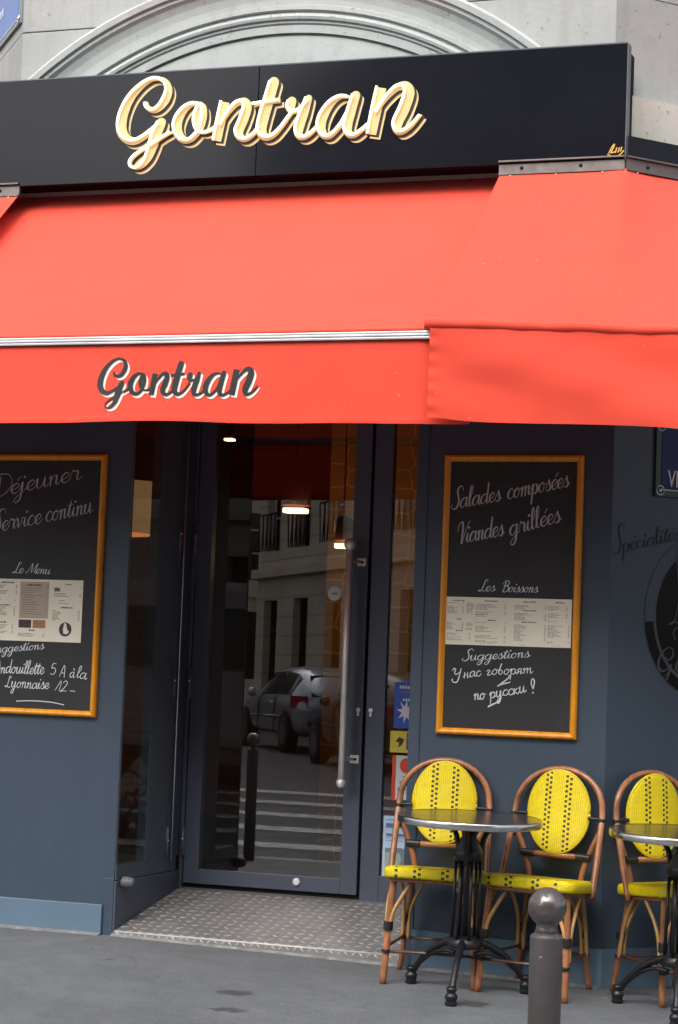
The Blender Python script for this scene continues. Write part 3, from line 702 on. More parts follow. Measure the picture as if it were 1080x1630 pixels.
def _tymp(m):
    pts = [(AX+1.75*math.cos(R(90-60+120*i/60)), SY-0.004, AZ+1.75*math.sin(R(90-60+120*i/60))) for i in range(61)]
    lo = [m.bm.verts.new(p) for p in pts]; hi = [m.bm.verts.new((p[0], SY+0.05, p[2])) for p in pts]
    m.bm.faces.new(lo); m.bm.faces.new(hi[::-1])
    for i in range(61): m.bm.faces.new((lo[i], lo[(i+1) % 61], hi[(i+1) % 61], hi[i]))
bld_part('tympanum', 'stonem', _tymp)

# interior room
def hexwall():
    m, n, p, o = new_mat('amber_hexagon_wallpaper')
    v = tc(n, (1, 1, 1)); vo = n.nodes.new('ShaderNodeTexVoronoi'); vo.feature = 'DISTANCE_TO_EDGE'; vo.inputs['Scale'].default_value = 7.0; vo.inputs['Randomness'].default_value = 0.35
    n.links.new(v, vo.inputs['Vector'])
    ln = math_n(n, 'LESS_THAN', vo.outputs['Distance'], 0.035)
    n.links.new(mix_n(n, ln, (0.40, 0.17, 0.025), (0.62, 0.36, 0.10)), p.inputs['Base Color']); p.inputs['Roughness'].default_value = 0.6
    return m
MT['hex'] = hexwall()
MT['redin'] = surf('dark_red_interior', (0.20, 0.045, 0.018), 0.6)
MT['floor'] = surf('dark_floor', (0.05, 0.045, 0.04), 0.4)
MT['ceil'] = surf('brown_ceiling', (0.22, 0.10, 0.04), 0.7)
bld_part('interior_floor', 'floor', lambda m: m.box((-4.8, 0.86, -0.1), (5.5, 7.5, 0.10)))
bld_part('interior_floor', 'floor', lambda m: m.box((-1.2, 0.1005, -0.3), (-0.071, 0.859, 0.1)))
bld_part('interior_ceiling', 'ceil', lambda m: m.box((-5.5, 0.861, 3.0), (6.5, 7.5, 3.4)))
bld_part('interior_ceiling', 'ceil', lambda m: m.box((-1.5, 0.1005, 2.94), (-0.061, 0.86, 3.4)))
bld_part('interior_wall', 'redin', lambda m: m.box((-5.5, 7.0, 0.1), (6.5, 7.2, 3.0)))
hx0 = at(517, 1000, 3.2); hx1 = at(640, 1000, 3.2)
bld_part('interior_wall', 'hex', lambda m: m.box((hx0[0], 3.2, 0.1), (hx1[0]+1.6, 3.35, 3.0)))
#bld_part('interior_column', 'redin', lambda m: m.box((-1.22, 4.0, 0.1), (-1.0, 4.25, 3.0)))
# pendant strip lamps and a drum lamp inside
def pendant(px, py, Y, wpx, label, hh=0.10):
    p = at(px, py, Y); wd = wpx*(np.linalg.norm(p-CAM))/F_PX
    t = thing('pendant_lamp', label, 'lamp', tuple(p), 0, 'warm pendant lamps inside the restaurant')
    m = MB(); m.lathe([(0.02, 0.17), (wd*0.62, 0.15), (wd*0.66, 0.03), (wd*0.60, 0.028), (0.02, 0.13)], (0, 0, 0), 24); m.build('lamp_shade', 'redin', t)
    m = MB(); m.box((-wd/2, -wd/3, -0.014), (wd/2, wd/3, 0.014), 0.006); m.build('light_tube', 'bulb', t)
    m = MB(); m.tube([(0, 0, 0.15), (0, 0, 3.0-p[2])], 0.006, 6); m.build('cord', 'black', t)
    ld = bpy.data.lights.new('lamp_light', 'POINT'); ld.energy = 0.9; ld.color = (1.0, 0.66, 0.34); ld.shadow_soft_size = 0.06
    lo = bpy.data.objects.new('lamp_light', ld); COL.objects.link(lo); lo.parent = t; lo.location = (0, 0, -0.08)
pendant(471, 813, 2.4, 36, 'warm pendant lamp glowing high behind the middle of the door glass')
pendant(546, 869, 2.2, 24, 'small warm pendant lamp glowing beside the top of the door handle')
p = at(366, 700, 4.5)
t = thing('spot_lamp', 'tiny warm spotlight glowing at the top left of the door glass', 'lamp', tuple(p))
m = MB(); m.lathe([(0.03, 0.0), (0.03, 0.10)], (0, 0, 0.012), 14); m.build('housing', 'black', t)
m = MB(); m.box((-0.032, -0.03, -0.008), (0.032, 0.03, 0.008), 0.003); m.build('light_disc', 'bulb', t)
m = MB(); m.tube([(0, 0, 0.11), (0, 0, 3.0-p[2])], 0.008, 6); m.build('cord', 'black', t)
p = at(236, 812, 1.35)
t = thing('drum_lamp', 'large amber drum lamp seen through the narrow side window of the doorway', 'lamp', tuple(p))
m = MB(); m.lathe([(0.30, -0.13), (0.42, 0.14), (0.41, 0.14), (0.29, -0.13)], (-0.28, 0, 0), 40); m.build('lamp_shade', 'shade', t)
m = MB(); m.tube([(-0.28, 0, 0.0), (-0.28, 0, 3.0-p[2])], 0.006, 6); m.build('cord', 'black', t)
p = at(236, 880, 1.3)

# ------------------------------------------------------------------ chequer plate ramp
t = thing('ramp', 'worn steel chequer-plate ramp sloping up from the pavement to the glass door', 'ramp')
RW, RD, RZ0, RZ1 = 1.4245, 0.764, 0.002, 0.148
rz = lambda y: RZ0+(RZ1-RZ0)*max(0, y)/RD
m = MB()
vs = [(0.007, -0.004, RZ0), (RW, -0.004, RZ0-0.004), (RW, RD, RZ1), (0.007, RD, RZ1)]
lo = [(a, b, -0.4) for a, b, c in vs]
V = [m.bm.verts.new(q) for q in vs]; Lo = [m.bm.verts.new(q) for q in lo]
m.bm.faces.new(V); m.bm.faces.new(Lo[::-1])
for i in range(4): m.bm.faces.new((V[i], Lo[i], Lo[(i+1) % 4], V[(i+1) % 4]))
def loz(m, o, ax, bx, nz, L, Wd, hgt):
    o, ax, bx, nz = map(Vector, (o, ax, bx, nz))
    pts = [o+ax*L, o+bx*Wd+ax*L*0.3, o+bx*Wd-ax*L*0.3, o-ax*L, o-bx*Wd-ax*L*0.3, o-bx*Wd+ax*L*0.3]
    topp = [o+ax*L*0.62+nz*hgt, o+bx*Wd*0.35+nz*hgt, o-ax*L*0.62+nz*hgt, o-bx*Wd*0.35+nz*hgt]
    b = [m.bm.verts.new(p) for p in pts]; q = [m.bm.verts.new(p) for p in topp]
    for f in ((b[0], b[1], q[1], q[0]), (b[1], b[2], q[1]), (b[2], b[3], q[2], q[1]), (b[3], b[4], q[3], q[2]), (b[4], b[5], q[3]), (b[5], b[0], q[0], q[3]), (q[0], q[1], q[2], q[3])):
        m.bm.faces.new(f)
sl_ = (RZ1-RZ0)/RD
pit = 0.053
NB = len(m.bm.faces)
for j in range(16):
    for i in range(30):
        x = 0.03+i*pit; y = 0.012+j*pit
        if x > RW-0.02 or y > RD-0.015: continue
        a = R(38) if (i+j) % 2 else R(142)
        ax = (math.cos(a), math.sin(a), math.sin(a)*sl_); bx = (-math.sin(a), math.cos(a), math.cos(a)*sl_)
        loz(m, (x, y, rz(y)+0.0002-0.004*(x/RW)*(1-y/RD)), ax, bx, (0, -sl_, 1), 0.0235, 0.0088, 0.0036)
for i in range(40):
    x = 0.03+i*0.0355; a = R(45) if i % 2 else R(135)
    loz(m, (x, -0.0042, -0.012-0.004*x/RW), (math.cos(a), 0, math.sin(a)), (-math.sin(a), 0, math.cos(a)), (0, -1, 0), 0.014, 0.004, 0.0018)
m.bm.faces.ensure_lookup_table()
for f in m.bm.faces[NB:]: f.material_index = 1
tp = m.build('tread_plate', 'plate', t); tp.data.materials.append(MT['plate_hi'])
m = MB(); m.tube([(0.012, 0.0, -0.0005), (RW-0.004, 0.0, -0.0045)], 0.0045, 8); m.build('edge_strip', 'steel', t)

# ------------------------------------------------------------------ sign board with lettering
SGY = -0.14
sz0 = (at(995, 252.5, SGY)[2]+at(0, 298.5, SGY)[2])/2; sz1 = (at(1000, 69, SGY)[2]+at(0, 131, SGY)[2])/2
sxr = at(999.5, 69, SGY)[0]; sxs = at(410, 200, SGY)[0]
sign = thing('shop_sign', 'long glossy black shop sign with cream neon script above the red awning', 'sign', (0.6, SGY, sz0))
sign_off = Vector((0.6, SGY, sz0))
def place(o, off): 
    o.data.transform(Matrix.Translation(-off)); return o
m = MB(); m.box((XL-0.06, SGY, sz0), (sxs-0.0016, SGY+0.03, sz1), 0.0015); place(m.build('panel', 'sign', sign), sign_off)
m = MB(); m.box((sxs+0.0016, SGY, sz0), (sxr, SGY+0.03, sz1), 0.0015); place(m.build('panel', 'sign', sign), sign_off)
m = MB(); m.box((XL-0.05, SGY+0.031, sz0+0.01), (sxr-0.01, 0.055, sz1-0.01)); place(m.build('backing', 'black', sign), sign_off)
m = MB(); m.box((XL-0.06, SGY-0.001, sz1+0.0005), (sxr, SGY+0.03, sz1+0.006)); place(m.build('top_edge', 'frame2', sign), sign_off)
m = MB(); m.box((sxr+0.0005, SGY, sz0), (sxr+0.005, SGY+0.06, sz1)); place(m.build('end_edge', 'frame2', sign), sign_off)

# pen strokes of the seven letters, traced in two enlarged crops (a: origin 145,560; b: origin 275,565; both 7.2x)
GA = lambda pts: [((145+x/7.2), (560+y/7.2), w/7.2) for x, y, w in pts]
GB = lambda pts: [((275+x/7.2), (565+y/7.2), w/7.2) for x, y, w in pts]
LETT = [
 ('G', [GA([(262, 232, 22), (272, 262, 30), (305, 280, 36), (345, 262, 46), (380, 215, 56), (398, 160, 50), (385, 108, 38), (345, 80, 28), (295, 82, 30), (235, 118, 40), (172, 185, 54), (128, 270, 66), (108, 350, 72), (112, 410, 68), (145, 458, 56), (192, 472, 46), (245, 450, 36), (300, 408, 28), (345, 368, 20)]),
        GA([(352, 362, 64), (322, 430, 74), (300, 500, 72), (275, 575, 54), (240, 625, 36), (203, 645, 22), (172, 635, 15), (167, 605, 15), (190, 572, 16), (240, 535, 17), (300, 500, 18), (360, 460, 18), (415, 428, 18)])]),
 ('o', [GA([(590, 254, 24), (545, 250, 32), (495, 282, 50), (456, 345, 66), (448, 410, 66), (478, 468, 48), (522, 482, 36), (562, 455, 32), (598, 400, 34), (615, 330, 36), (610, 272, 34), (585, 252, 24)]),
        GA([(592, 258, 40), (575, 310, 54), (565, 365, 48), (575, 415, 32), (610, 438, 19), (655, 428, 17), (690, 405, 15)])]),
 ('n', [GA([(738, 248, 66), (712, 370, 68), (688, 494, 62)]), GA([(718, 395, 16), (762, 318, 26), (815, 260, 38), (858, 252, 52), (872, 292, 66), (848, 370, 68), (822, 438, 66), (838, 480, 46), (876, 488, 32), (922, 456, 22), (955, 412, 16)])]),
 ('t', [GB([(98, 102, 72), (62, 225, 76), (30, 340, 78), (22, 405, 70), (48, 445, 48), (95, 440, 32), (145, 392, 22), (190, 330, 18), (215, 296, 14)]), GB([(-18, 236, 34), (60, 226, 32), (138, 217, 32)])]),
 ('r', [GB([(206, 228, 62), (198, 262, 66), (212, 292, 34), (262, 278, 22), (312, 222, 18)]), GB([(308, 212, 44), (278, 300, 66), (250, 385, 70), (248, 440, 50), (278, 458, 36), (318, 442, 24), (360, 400, 15)])]),
 ('a', [GB([(545, 214, 20), (500, 212, 30), (448, 244, 48), (400, 312, 66), (378, 385, 68), (392, 440, 50), (425, 460, 36), (465, 435, 28), (508, 380, 22), (550, 300, 16)]), GB([(588, 208, 58), (556, 315, 66), (536, 400, 66), (548, 448, 46), (582, 458, 34), (625, 432, 22), (665, 395, 15)])]),
 ('n', [GB([(736, 166, 74), (704, 315, 76), (676, 458, 70)]), GB([(712, 322, 16), (768, 238, 28), (832, 172, 44), (882, 164, 62), (900, 210, 78), (870, 305, 80), (832, 390, 76), (838, 442, 50), (874, 446, 34), (922, 412, 24), (972, 352, 15)])]),
]
VALY = -1.115
def flat(pts, Y):
    out = []
    for x, y, w_ in pts:
        q = at(x, y, Y); d = np.linalg.norm(q-CAM); out.append((q[0], q[2], w_*d/F_PX))
    return out
# map the awning lettering on to the sign: scale and shift between two matching points
A1, A2, A3, A4 = at(154.7, 612, VALY), at(410.4, 613.6, VALY), at(190, 568, VALY), at(185, 652, VALY)
B1, B2, B3, B4 = at(185.5, 190, SGY), at(672, 184, SGY), at(252, 121, SGY), at(232, 272, SGY)
kx = (B2[0]-B1[0])/(A2[0]-A1[0]); kz_ = (B3[2]-B4[2])/(A3[2]-A4[2])
def to_sign(pts): return [(B1[0]+(x-A1[0])*kx, B4[2]+(z-A4[2])*kz_, w_*0.5*(kx+kz_)) for x, z, w_ in pts]
SHX, SHZ = 0.018, -0.020
for name, strokes in LETT:
    def lay(dx, dz, h, grow, nm, mat, par):
        m = MB()
        for k, st in enumerate(strokes):
            p = to_sign(flat(st, VALY))
            ribbon(m, [(x+dx, z+dz) for x, z, _ in p], [w_+grow for _, _, w_ in p], lambda u, v, hh: (u, SGY-hh, v), h+k*3e-4, 2.5e-4, 8, cap_round=(len(st) > 4))
        return place(m.build(nm, mat, par, fix=False), sign_off)
    # face: raised letter with real side walls
    m = MB()
    for k, st in enumerate(strokes):
        p = to_sign(flat(st, VALY))
        ribbon(m, [(x, z) for x, z, _ in p], [w_ for _, _, w_ in p], lambda u, v, hh: (u, SGY-hh, v), 0.0085+k*3e-4, 2.5e-4, 8, cap_round=(len(st) > 4))
    bmesh.ops.recalc_face_normals(m.bm, faces=list(m.bm.faces))
    ex = bmesh.ops.extrude_face_region(m.bm, geom=list(m.bm.faces))
    for v in [g for g in ex['geom'] if isinstance(g, bmesh.types.BMVert)]: v.co.y += 0.0035
    face = place(m.build('letter', 'cream', sign), sign_off); face['label'] = 'cream neon letter ' + name
    lay(SHX, SHZ, 0.0010, 0.0, 'shadow', 'cream', face)
    lay(SHX*0.42, SHZ*0.42, 0.0030, 0.006, 'outline', 'blackl', face)
    m = MB()
    for st in strokes:
        p = to_sign(flat(st, VALY)); pts = []
        for x, z, w_ in p: pts.append((x-0.27*w_, SGY-0.021, z+0.10*w_))
        m.tube(pts, 0.0068, 8, True, 8)
    place(m.build('neon_tube', 'neon', face), sign_off)
# maker's mark, lower right of the sign
g0 = at(968, 248, SGY); g1 = at(992, 238, SGY); m = MB()
sc_ = g1[0]-g0[0]
for k, st in enumerate(([(0, .1), (.3, -.05), (.75, .0), (1.05, .30)], [(.08, .2), (.25, .55), (.42, .75), (.35, .5), (.2, .2), (.45, .25)], [(.5, .2), (.58, .5)], [(.68, .22), (.76, .5)], [(.84, .28), (.92, .52)])):
    ribbon(m, [(g0[0]+x*sc_, g0[2]+y*sc_) for x, y in st], [0.006]*len(st), lambda u, v, hh: (u, SGY-hh, v), 0.001+k*1e-4, 5e-5, 6)
place(m.build('maker_mark', 'gold', sign, fix=False), sign_off)
#PART3
# ------------------------------------------------------------------ awnings
def wob(x, z, s): return noise.noise(Vector((x*s, z*s, 3.7)))
def val_y(x, z): return -1.108 + 0.05*min(1, max(0, (x-1.78)/0.15)) - 0.010*math.sin(x*2.3+1.0)*max(0, 2.6-z)/0.35 - 0.006*wob(x, z, 2.2)*min(1, max(0, 2.62-z)*5) - 0.004*wob(x+5, z*0.6, 6)*min(1, max(0, 2.62-z)*4)
MX0, MX1 = -0.99, 1.99
aw = thing('awning', 'main red canvas awning over the glass door with black script on its valance', 'awning', (0.6, 0.0, 3.5)); aoff = Vector((0.6, 0.0, 3.5))
m = MB()
def canv(u, v):
    x = MX0+(MX1-MX0)*u
    return (x, 0.188-1.288*v, 3.652-1.024*v - 0.030*math.sin(math.pi*v) + 0.004*wob(x, v*2, 2.0)*math.sin(math.pi*v))
m.grid(canv, 60, 30); place(m.build('canvas', 'red', aw), aoff)
m = MB()
for zc, h_, yc in ((2.632, 0.008, -1.108), (2.6205, 0.008, -1.113), (2.609, 0.008, -1.110)):
    m.box((MX0, yc-0.012, zc-h_/2-0.001), (MX1-0.1, yc+0.02, zc+h_/2+0.001), 0.002)
place(m.build('front_bar', 'alu', aw), aoff)
m = MB(); m.tube([(MX0, -1.108, 2.643), (MX1-0.1, -1.108, 2.643)], 0.009, 8); place(m.build('edge_piping', 'red', aw), aoff)
m = MB()
def valf(u, v):
    x = MX0+(MX1-0.02-MX0)*u
    z = 2.605-(0.335-0.006*math.sin(x*3.1)+0.003*math.sin(x*7.7))*v
    return (x, val_y(x, z), z)
m.grid(valf, 90, 16); val = place(m.build('valance', 'red', aw), aoff)
m = MB()
def hemf(u, v):
    q = valf(u, 0.915+0.09*v); return (q[0], q[1]-0.0022+0.0012*abs(v-0.5)*2, q[2])
m.grid(hemf, 90, 4); place(m.build('hem', 'red', val), aoff)
for mat, dx, dz, h0, nm in (('offw', 0.0088, -0.0102, 0.002, 'lettering_shadow'), ('blackl', 0, 0, 0.0045, 'lettering')):
    m = MB(); k = 0
    for _, strokes in LETT:
        for st in strokes:
            p = flat(st, VALY)
            ribbon(m, [(x+dx, z+dz) for x, z, _ in p], [w_*1.03 for _, _, w_ in p], lambda u, v, hh: (u, val_y(u, v)-hh, v), h0+k*4e-5, 1.5e-4, 8, cap_round=(len(st) > 4)); k += 1
    place(m.build(nm, mat, val, fix=False), aoff)
for xa in (-0.55, 1.72):
    m = MB(); m.tube([(xa, -0.03, 3.38), (xa+0.02, -0.62, 2.74), (xa, -1.08, 2.61)], 0.018, 10); place(m.build('folding_arm', 'alu', aw), aoff)
# corner sections (right one as built, left one mirrored)
def corner_section(mirror, label):
    X = (lambda x: 1.19-x) if mirror else (lambda x: x)
    A, K = np.array([1.805, -0.128]), np.array([2.372, -0.128])
    BZ, TZ = 2.662, 3.506
    B = np.array([1.808, -1.150]); bd = np.array([math.cos(R(17)), math.sin(R(17))])
    LEN1, LEN2, BL = K[0]-A[0], 1.15, 2.15
    def top(s):
        q = A+np.array([s, 0]) if s <= LEN1 else K+D2*(s-LEN1)
        return q
    t = thing('awning', label, 'awning', (X(2.3), 0, 3.5)); off = Vector((X(2.3), 0, 3.5))
    if True:
        m = MB()
        def cf(u, v):
            a = top(u*(LEN1+LEN2)); b = B+bd*BL*u
            q = a*(1-v)+b*v; z = TZ+0.004-(TZ-BZ-0.012)*v
            # taut cloth: a soft fold at the corner of the bracket, slight hollow elsewhere
            fold = math.exp(-((u-LEN1/(LEN1+LEN2))/0.05)**2)*(1-v)
            z += -0.028*math.sin(math.pi*v) + 0.010*fold + 0.004*wob(q[0]*1.0, z, 3)
            return (X(q[0]), q[1]-0.02*math.sin(math.pi*v)*0.6, z)
        m.grid(cf, 60, 30); place(m.build('canvas', 'red', t), off)
        # rolled front edge
        m = MB(); pts = []; rr = []
        for i in range(61):
            q = B+bd*(BL*i/60.0-0.012); pts.append((X(q[0]), q[1], BZ-0.006*math.sin(i*0.6)*0.3+0.002*wob(i*0.37, 1, 1))); rr.append(0.0215+0.002*wob(i*0.8, 4, 1)+0.0015*math.sin(i*1.3))
        m.tube(pts, rr, 14); place(m.build('front_roll', 'red', t), off)
        m = MB()
        def vf(u, v):
            q = B+bd*(0.012+(BL-0.012)*u); s = u*BL
            h = 0.375-0.010*math.exp(-(s/0.12)**2)+0.004*math.sin(s*5+1)+0.012*min(1, s/1.2)
            z = BZ-0.012-h*v
            f = 0.030*v*math.sin(3.2*s-2.2*v+0.3)*min(1, s*2.2) + 0.018*v*(1-v)*2*math.sin(7.5*s-5.0*v) + 0.010*math.sin(math.pi*v)*wob(s*1.6, v*1.4, 2)
            pk = 0.0035*math.sin(v*38)*math.exp(-(s/0.03)**2)
            nn = np.array([bd[1], -bd[0]]); q = q+nn*(max(f*0.9, -0.012)+pk+0.010)
            return (X(q[0]), q[1], z)
        m.grid(vf, 110, 34); place(m.build('valance', 'red', t), off)
    # bracket: bent metal channel
    m = MB()
    for (P0, P1) in ((A-np.array([0.004, 0]), K), (K, K+D2*2.2)):
        d = (P1-P0)/np.linalg.norm(P1-P0); nn = np.array([d[1], -d[0]])
        def rect(o0, o1, z0, z1, e0=0.0, e1=0.0):
            q = [P0+nn*o0-d*e0, P1+nn*o0+d*e1, P1+nn*o1, P0+nn*o1]
            q = [(X(a[0]), a[1]) for a in q]
            m.prism(q if not mirror else q[::-1], z0, z1)
        rect(0.010, -0.012, 3.507, 3.556); rect(0.026, -0.012, 3.5565, 3.5635); rect(0.020, -0.012, 3.4995, 3.5065)
    place(m.build('bracket', 'galv', t), off)
    def stud(s, z, r, o_, mat, nm):
        q = top(s); d = np.array([1.0, 0]) if s <= LEN1 else D2; nn = np.array([d[1], -d[0]]); q = q+nn*o_
        m = MB(); m.sphere((X(q[0]), q[1], z), r, 10); place(m.build(nm, mat, t), off)
    for s in (0.10, 0.37, LEN1+0.12, LEN1+0.55): stud(s, 3.53, 0.0085, 0.011, 'iron', 'bolt')
    for s in (0.05, 0.26, 0.47, LEN1+0.06, LEN1+0.32, LEN1+0.6): stud(s, 3.494, 0.0055, 0.014, 'alu', 'rivet')
    return t
corner_section(False, 'red corner awning at the right with a thick rolled edge and creased valance')
corner_section(True, 'red corner awning of which only a tip shows at the left edge')

# ------------------------------------------------------------------ chalkboards
def board(x0, x1, z0, z1, label):
    cx = (x0+x1)/2
    t = thing('chalkboard', label, 'chalkboard', (cx, 0, z0), 0, 'amber framed chalkboards'); off = Vector((cx, 0, z0))
    m = MB(); fw_ = 0.030
    prof_ = [(0.0, -0.001), (0.0, -0.018), (0.006, -0.028), (0.013, -0.031), (0.021, -0.027), (fw_, -0.016), (fw_, -0.001)]
    cs = [(x0, z0, 1, 1), (x1, z0, -1, 1), (x1, z1, -1, -1), (x0, z1, 1, -1)]
    rings = [[m.bm.verts.new((cx_+sx*a, b, cz_+sz*a)) for a, b in prof_] for cx_, cz_, sx, sz in cs]
    for i in range(4):
        for k in range(len(prof_)-1):
            f = m.bm.faces.new((rings[i][k], rings[(i+1) % 4][k], rings[(i+1) % 4][k+1], rings[i][k+1])); f.smooth = False
    place(m.build('frame', 'amber', t), off)
    m = MB(); m.box((x0+0.025, -0.0125, z0+0.025), (x1-0.025, -0.0015, z1-0.025)); place(m.build('slate', 'board', t), off)
    return t, off
BY = -0.0127
b3 = lambda u, v, h: (u, BY-h, v)
def bp2(px, py): q = at(px, py, BY); return (q[0], q[2])
FBY = -0.02
ra, rb = at(708.8, 724, FBY), at(915.5, 1178, FBY); rx1 = (at(930.5, 724.5, FBY)[0]+at(916.2, 1179, FBY)[0])/2; rx0 = (at(708.5, 723.6, FBY)[0]+at(693.5, 1167, FBY)[0])/2
BZ0, BZ1 = (at(693.3, 1167, FBY)[2]+at(916.7, 1179, FBY)[2])/2, (at(708.3, 723.6, FBY)[2]+at(931, 724.5, FBY)[2])/2
lx1 = (at(169.3, 723.8, FBY)[0]+at(152, 1142.5, FBY)[0])/2
def writing(par, off, items, nm, mat, **kw):
    for k, (txt, pa, pb, xh, slant) in enumerate(items):
        m = MB(); script_text(m, txt, bp2(*pa), bp2(*pb), xh, b3, slant=slant, z0=0.0006+k*3e-4, **kw)
        place(m.build(nm, mat, par, fix=False), off)
rb_, ro = board(rx0, rx1, BZ0, BZ1, 'amber framed chalkboard above the yellow chairs reading Salades composées')
writing(rb_, ro, [('Salades', (719, 811), (797, 797), 0.042, 0.24), ('composées', (808, 795), (906, 774), 0.042, 0.24),
                  ('Viandes', (730, 866), (802, 852), 0.043, 0.24), ('grillées', (812, 853), (893, 830), 0.043, 0.24)], 'lettering', 'chalk', thin=0.07, thick=0.19)
writing(rb_, ro, [('Les', (762, 941), (788, 941), 0.0225, 0.25), ('Boissons', (799, 942), (856, 943), 0.0225, 0.25)], 'lettering', 'chalkw', thin=0.09, thick=0.20)
writing(rb_, ro, [('Suggestions', (736, 1052), (843, 1046), 0.0220, 0.25)], 'lettering', 'chalkw', thin=0.10, thick=0.23)
rus = writing(rb_, ro, [('У', (718, 1083), (731, 1084), 0.029, 0.08), ('нас', (739, 1079), (766, 1076), 0.023, 0.12), ('говорят', (775, 1075), (848, 1071), 0.024, 0.12),
                  ('по', (755, 1114), (773, 1112), 0.028, 0.1), ('русски', (780, 1111), (838, 1102), 0.026, 0.12), ('!', (844, 1104), (853, 1103), 0.032, 0.1)], 'handwriting', 'chalkw', thin=0.15, thick=0.18, jitter=0.06)
def scribble(par, off, strokes, w_, nm, mat):
    m = MB()
    for k, st in enumerate(strokes):
        pts = [bp2(*p) for p in st]; ribbon(m, pts, [w_]*len(pts), b3, 0.0018+k*1e-4, 1e-4, 6)
    return place(m.build(nm, mat, par, fix=False), off)
scribble(rb_, ro, [[(811, 1075), (809, 1080), (793, 1092), (797, 1090), (812, 1086)], [(797, 1108), (796, 1115), (778, 1125), (782, 1122), (797, 1116)]], 0.0052, 'chalk_flourish', 'chalkw')
lb_, lo_ = board(lx1-0.650, lx1, BZ0, BZ1, 'amber framed chalkboard at the left edge reading Service continu')
writing(lb_, lo_, [('Déjeuner', (-12, 793), (128, 763), 0.046, 0.24), ('Service', (-12, 848), (66, 833), 0.046, 0.24), ('continu', (73, 831), (147, 816), 0.046, 0.24)], 'lettering', 'chalk', thin=0.06, thick=0.17)
writing(lb_, lo_, [('Le', (21, 912), (37, 912), 0.0225, 0.25), ('Menu', (43, 912), (80, 914), 0.0225, 0.25)], 'lettering', 'chalkw', thin=0.09, thick=0.20)
writing(lb_, lo_, [('Suggestions', (-16, 1040), (70, 1033), 0.0220, 0.25)], 'lettering', 'chalkw', thin=0.10, thick=0.23)
writing(lb_, lo_, [('Andouillette', (-6, 1071), (70, 1073), 0.030, 0.12), ('5', (80, 1073), (90, 1074), 0.026, 0.12), ('A', (95, 1077), (104, 1079), 0.029, 0.06), ('à', (111, 1078), (119, 1079), 0.028, 0.1), ('la', (122, 1078), (138, 1081), 0.028, 0.1),
                   ('L', (9, 1093), (16, 1094), 0.024, 0.02), ('yonnaise', (18, 1094), (78, 1097), 0.028, 0.12), ('12', (90, 1100), (108, 1101), 0.026, 0.2), ('-', (111, 1101), (121, 1101), 0.026, 0.1)], 'handwriting', 'chalkw', thin=0.12, thick=0.15, jitter=0.06)
scribble(lb_, lo_, [[(27, 1116), (50, 1115.5), (80, 1117.5), (102, 1122)]], 0.004, 'chalk_underline', 'chalkw')

def menu(par, off, c, nm):
    """c: four corner pixels TL TR BR BL; rows: text blocks in sheet coords"""
    tl, tr, br, bl = [np.array(bp2(*p)) for p in c]
    x0, x1 = (tl[0]+bl[0])/2, (tr[0]+br[0])/2; z1, z0 = (tl[1]+tr[1])/2, (bl[1]+br[1])/2
    m = MB(); m.box((x0, BY-0.0022, z0), (x1, BY-0.0003, z1)); sh = place(m.build('menu_sheet', 'paper', par), off)
    W_, H_ = x1-x0, z1-z0
    def q(m, a, b, c_, d, h): m.face([(x0+a*W_, BY-h, z1-b*H_), (x0+a*W_, BY-h, z1-d*H_), (x0+c_*W_, BY-h, z1-d*H_), (x0+c_*W_, BY-h, z1-b*H_)])
    return sh, q, (x0, x1, z0, z1)
def block(q, m, x, y, w_, n, dy, rnd, price=None, hgt=0.010):
    for i in range(n):
        if rnd.random() < 0.08: continue
        l = w_*rnd.uniform(0.35, 1.0); a = x
        while a < x+l:
            b = min(x+l, a+rnd.uniform(0.008, 0.03)); q(m, a, y+i*dy, b, y+i*dy+hgt, 0.0026); a = b+0.0045
        if price: q(m, price, y+i*dy, price+0.012, y+i*dy+hgt, 0.0026)
def heading(q, m, x, y, w_, rnd):
    a = x
    while a < x+w_:
        b = a+rnd.uniform(0.006, 0.014); q(m, a, y-rnd.uniform(0, 0.012), b, y+0.016, 0.0026); a = b+0.004
rnd = random.Random(3)
sh, q, _ = menu(rb_, ro, [(711.5, 950), (911, 954), (909, 1031), (708.5, 1026)], 'menu')
m = MB(); mh = MB()
for (x, y, w_, n, pr) in ((.01, .12, .09, 9, .13), (.165, .12, .07, 9, .20), (.01, .54, .07, 6, .13), (.165, .54, .06, 6, .20), (.01, .76, .14, 6, .19),
                          (.24, .14, .18, 9, .47), (.24, .36, .10, 3, None), (.24, .52, .16, 8, .47), (.24, .79, .20, 6, .47),
                          (.55, .14, .13, 4, .79), (.55, .31, .15, 6, .79), (.55, .55, .10, 13, .79), (.815, .15, .12, 4, .955), (.815, .30, .11, 4, .955), (.815, .46, .14, 1, .955), (.815, .55, .12, 10, .975), (.815, .88, .06, 2, .975)):
    block(q, m, x, y, w_, n, 0.0265, rnd, pr)
block(q, m, .28, .955, .12, 1, .02, rnd, None, .006); block(q, m, .60, .965, .12, 1, .02, rnd, None, .006); block(q, m, .85, .965, .10, 1, .02, rnd, None, .006)
for x, y, w_ in ((.05, .07, .10), (.31, .07, .11), (.62, .07, .09), (.875, .07, .06), (.09, .46, .035), (.34, .47, .06), (.62, .25, .09), (.61, .49, .11), (.085, .70, .05)): heading(q, mh, x, y, w_, rnd)
place(m.build('print', 'ink', sh), ro); place(mh.build('heading', 'inkd', sh), ro)
sh, q, ext = menu(lb_, lo_, [(-64, 919), (133, 924.5), (129.5, 1023), (-67, 1017)], 'menu')
m = MB(); mh = MB()
F_ = lambda px: (px+65)/197.0
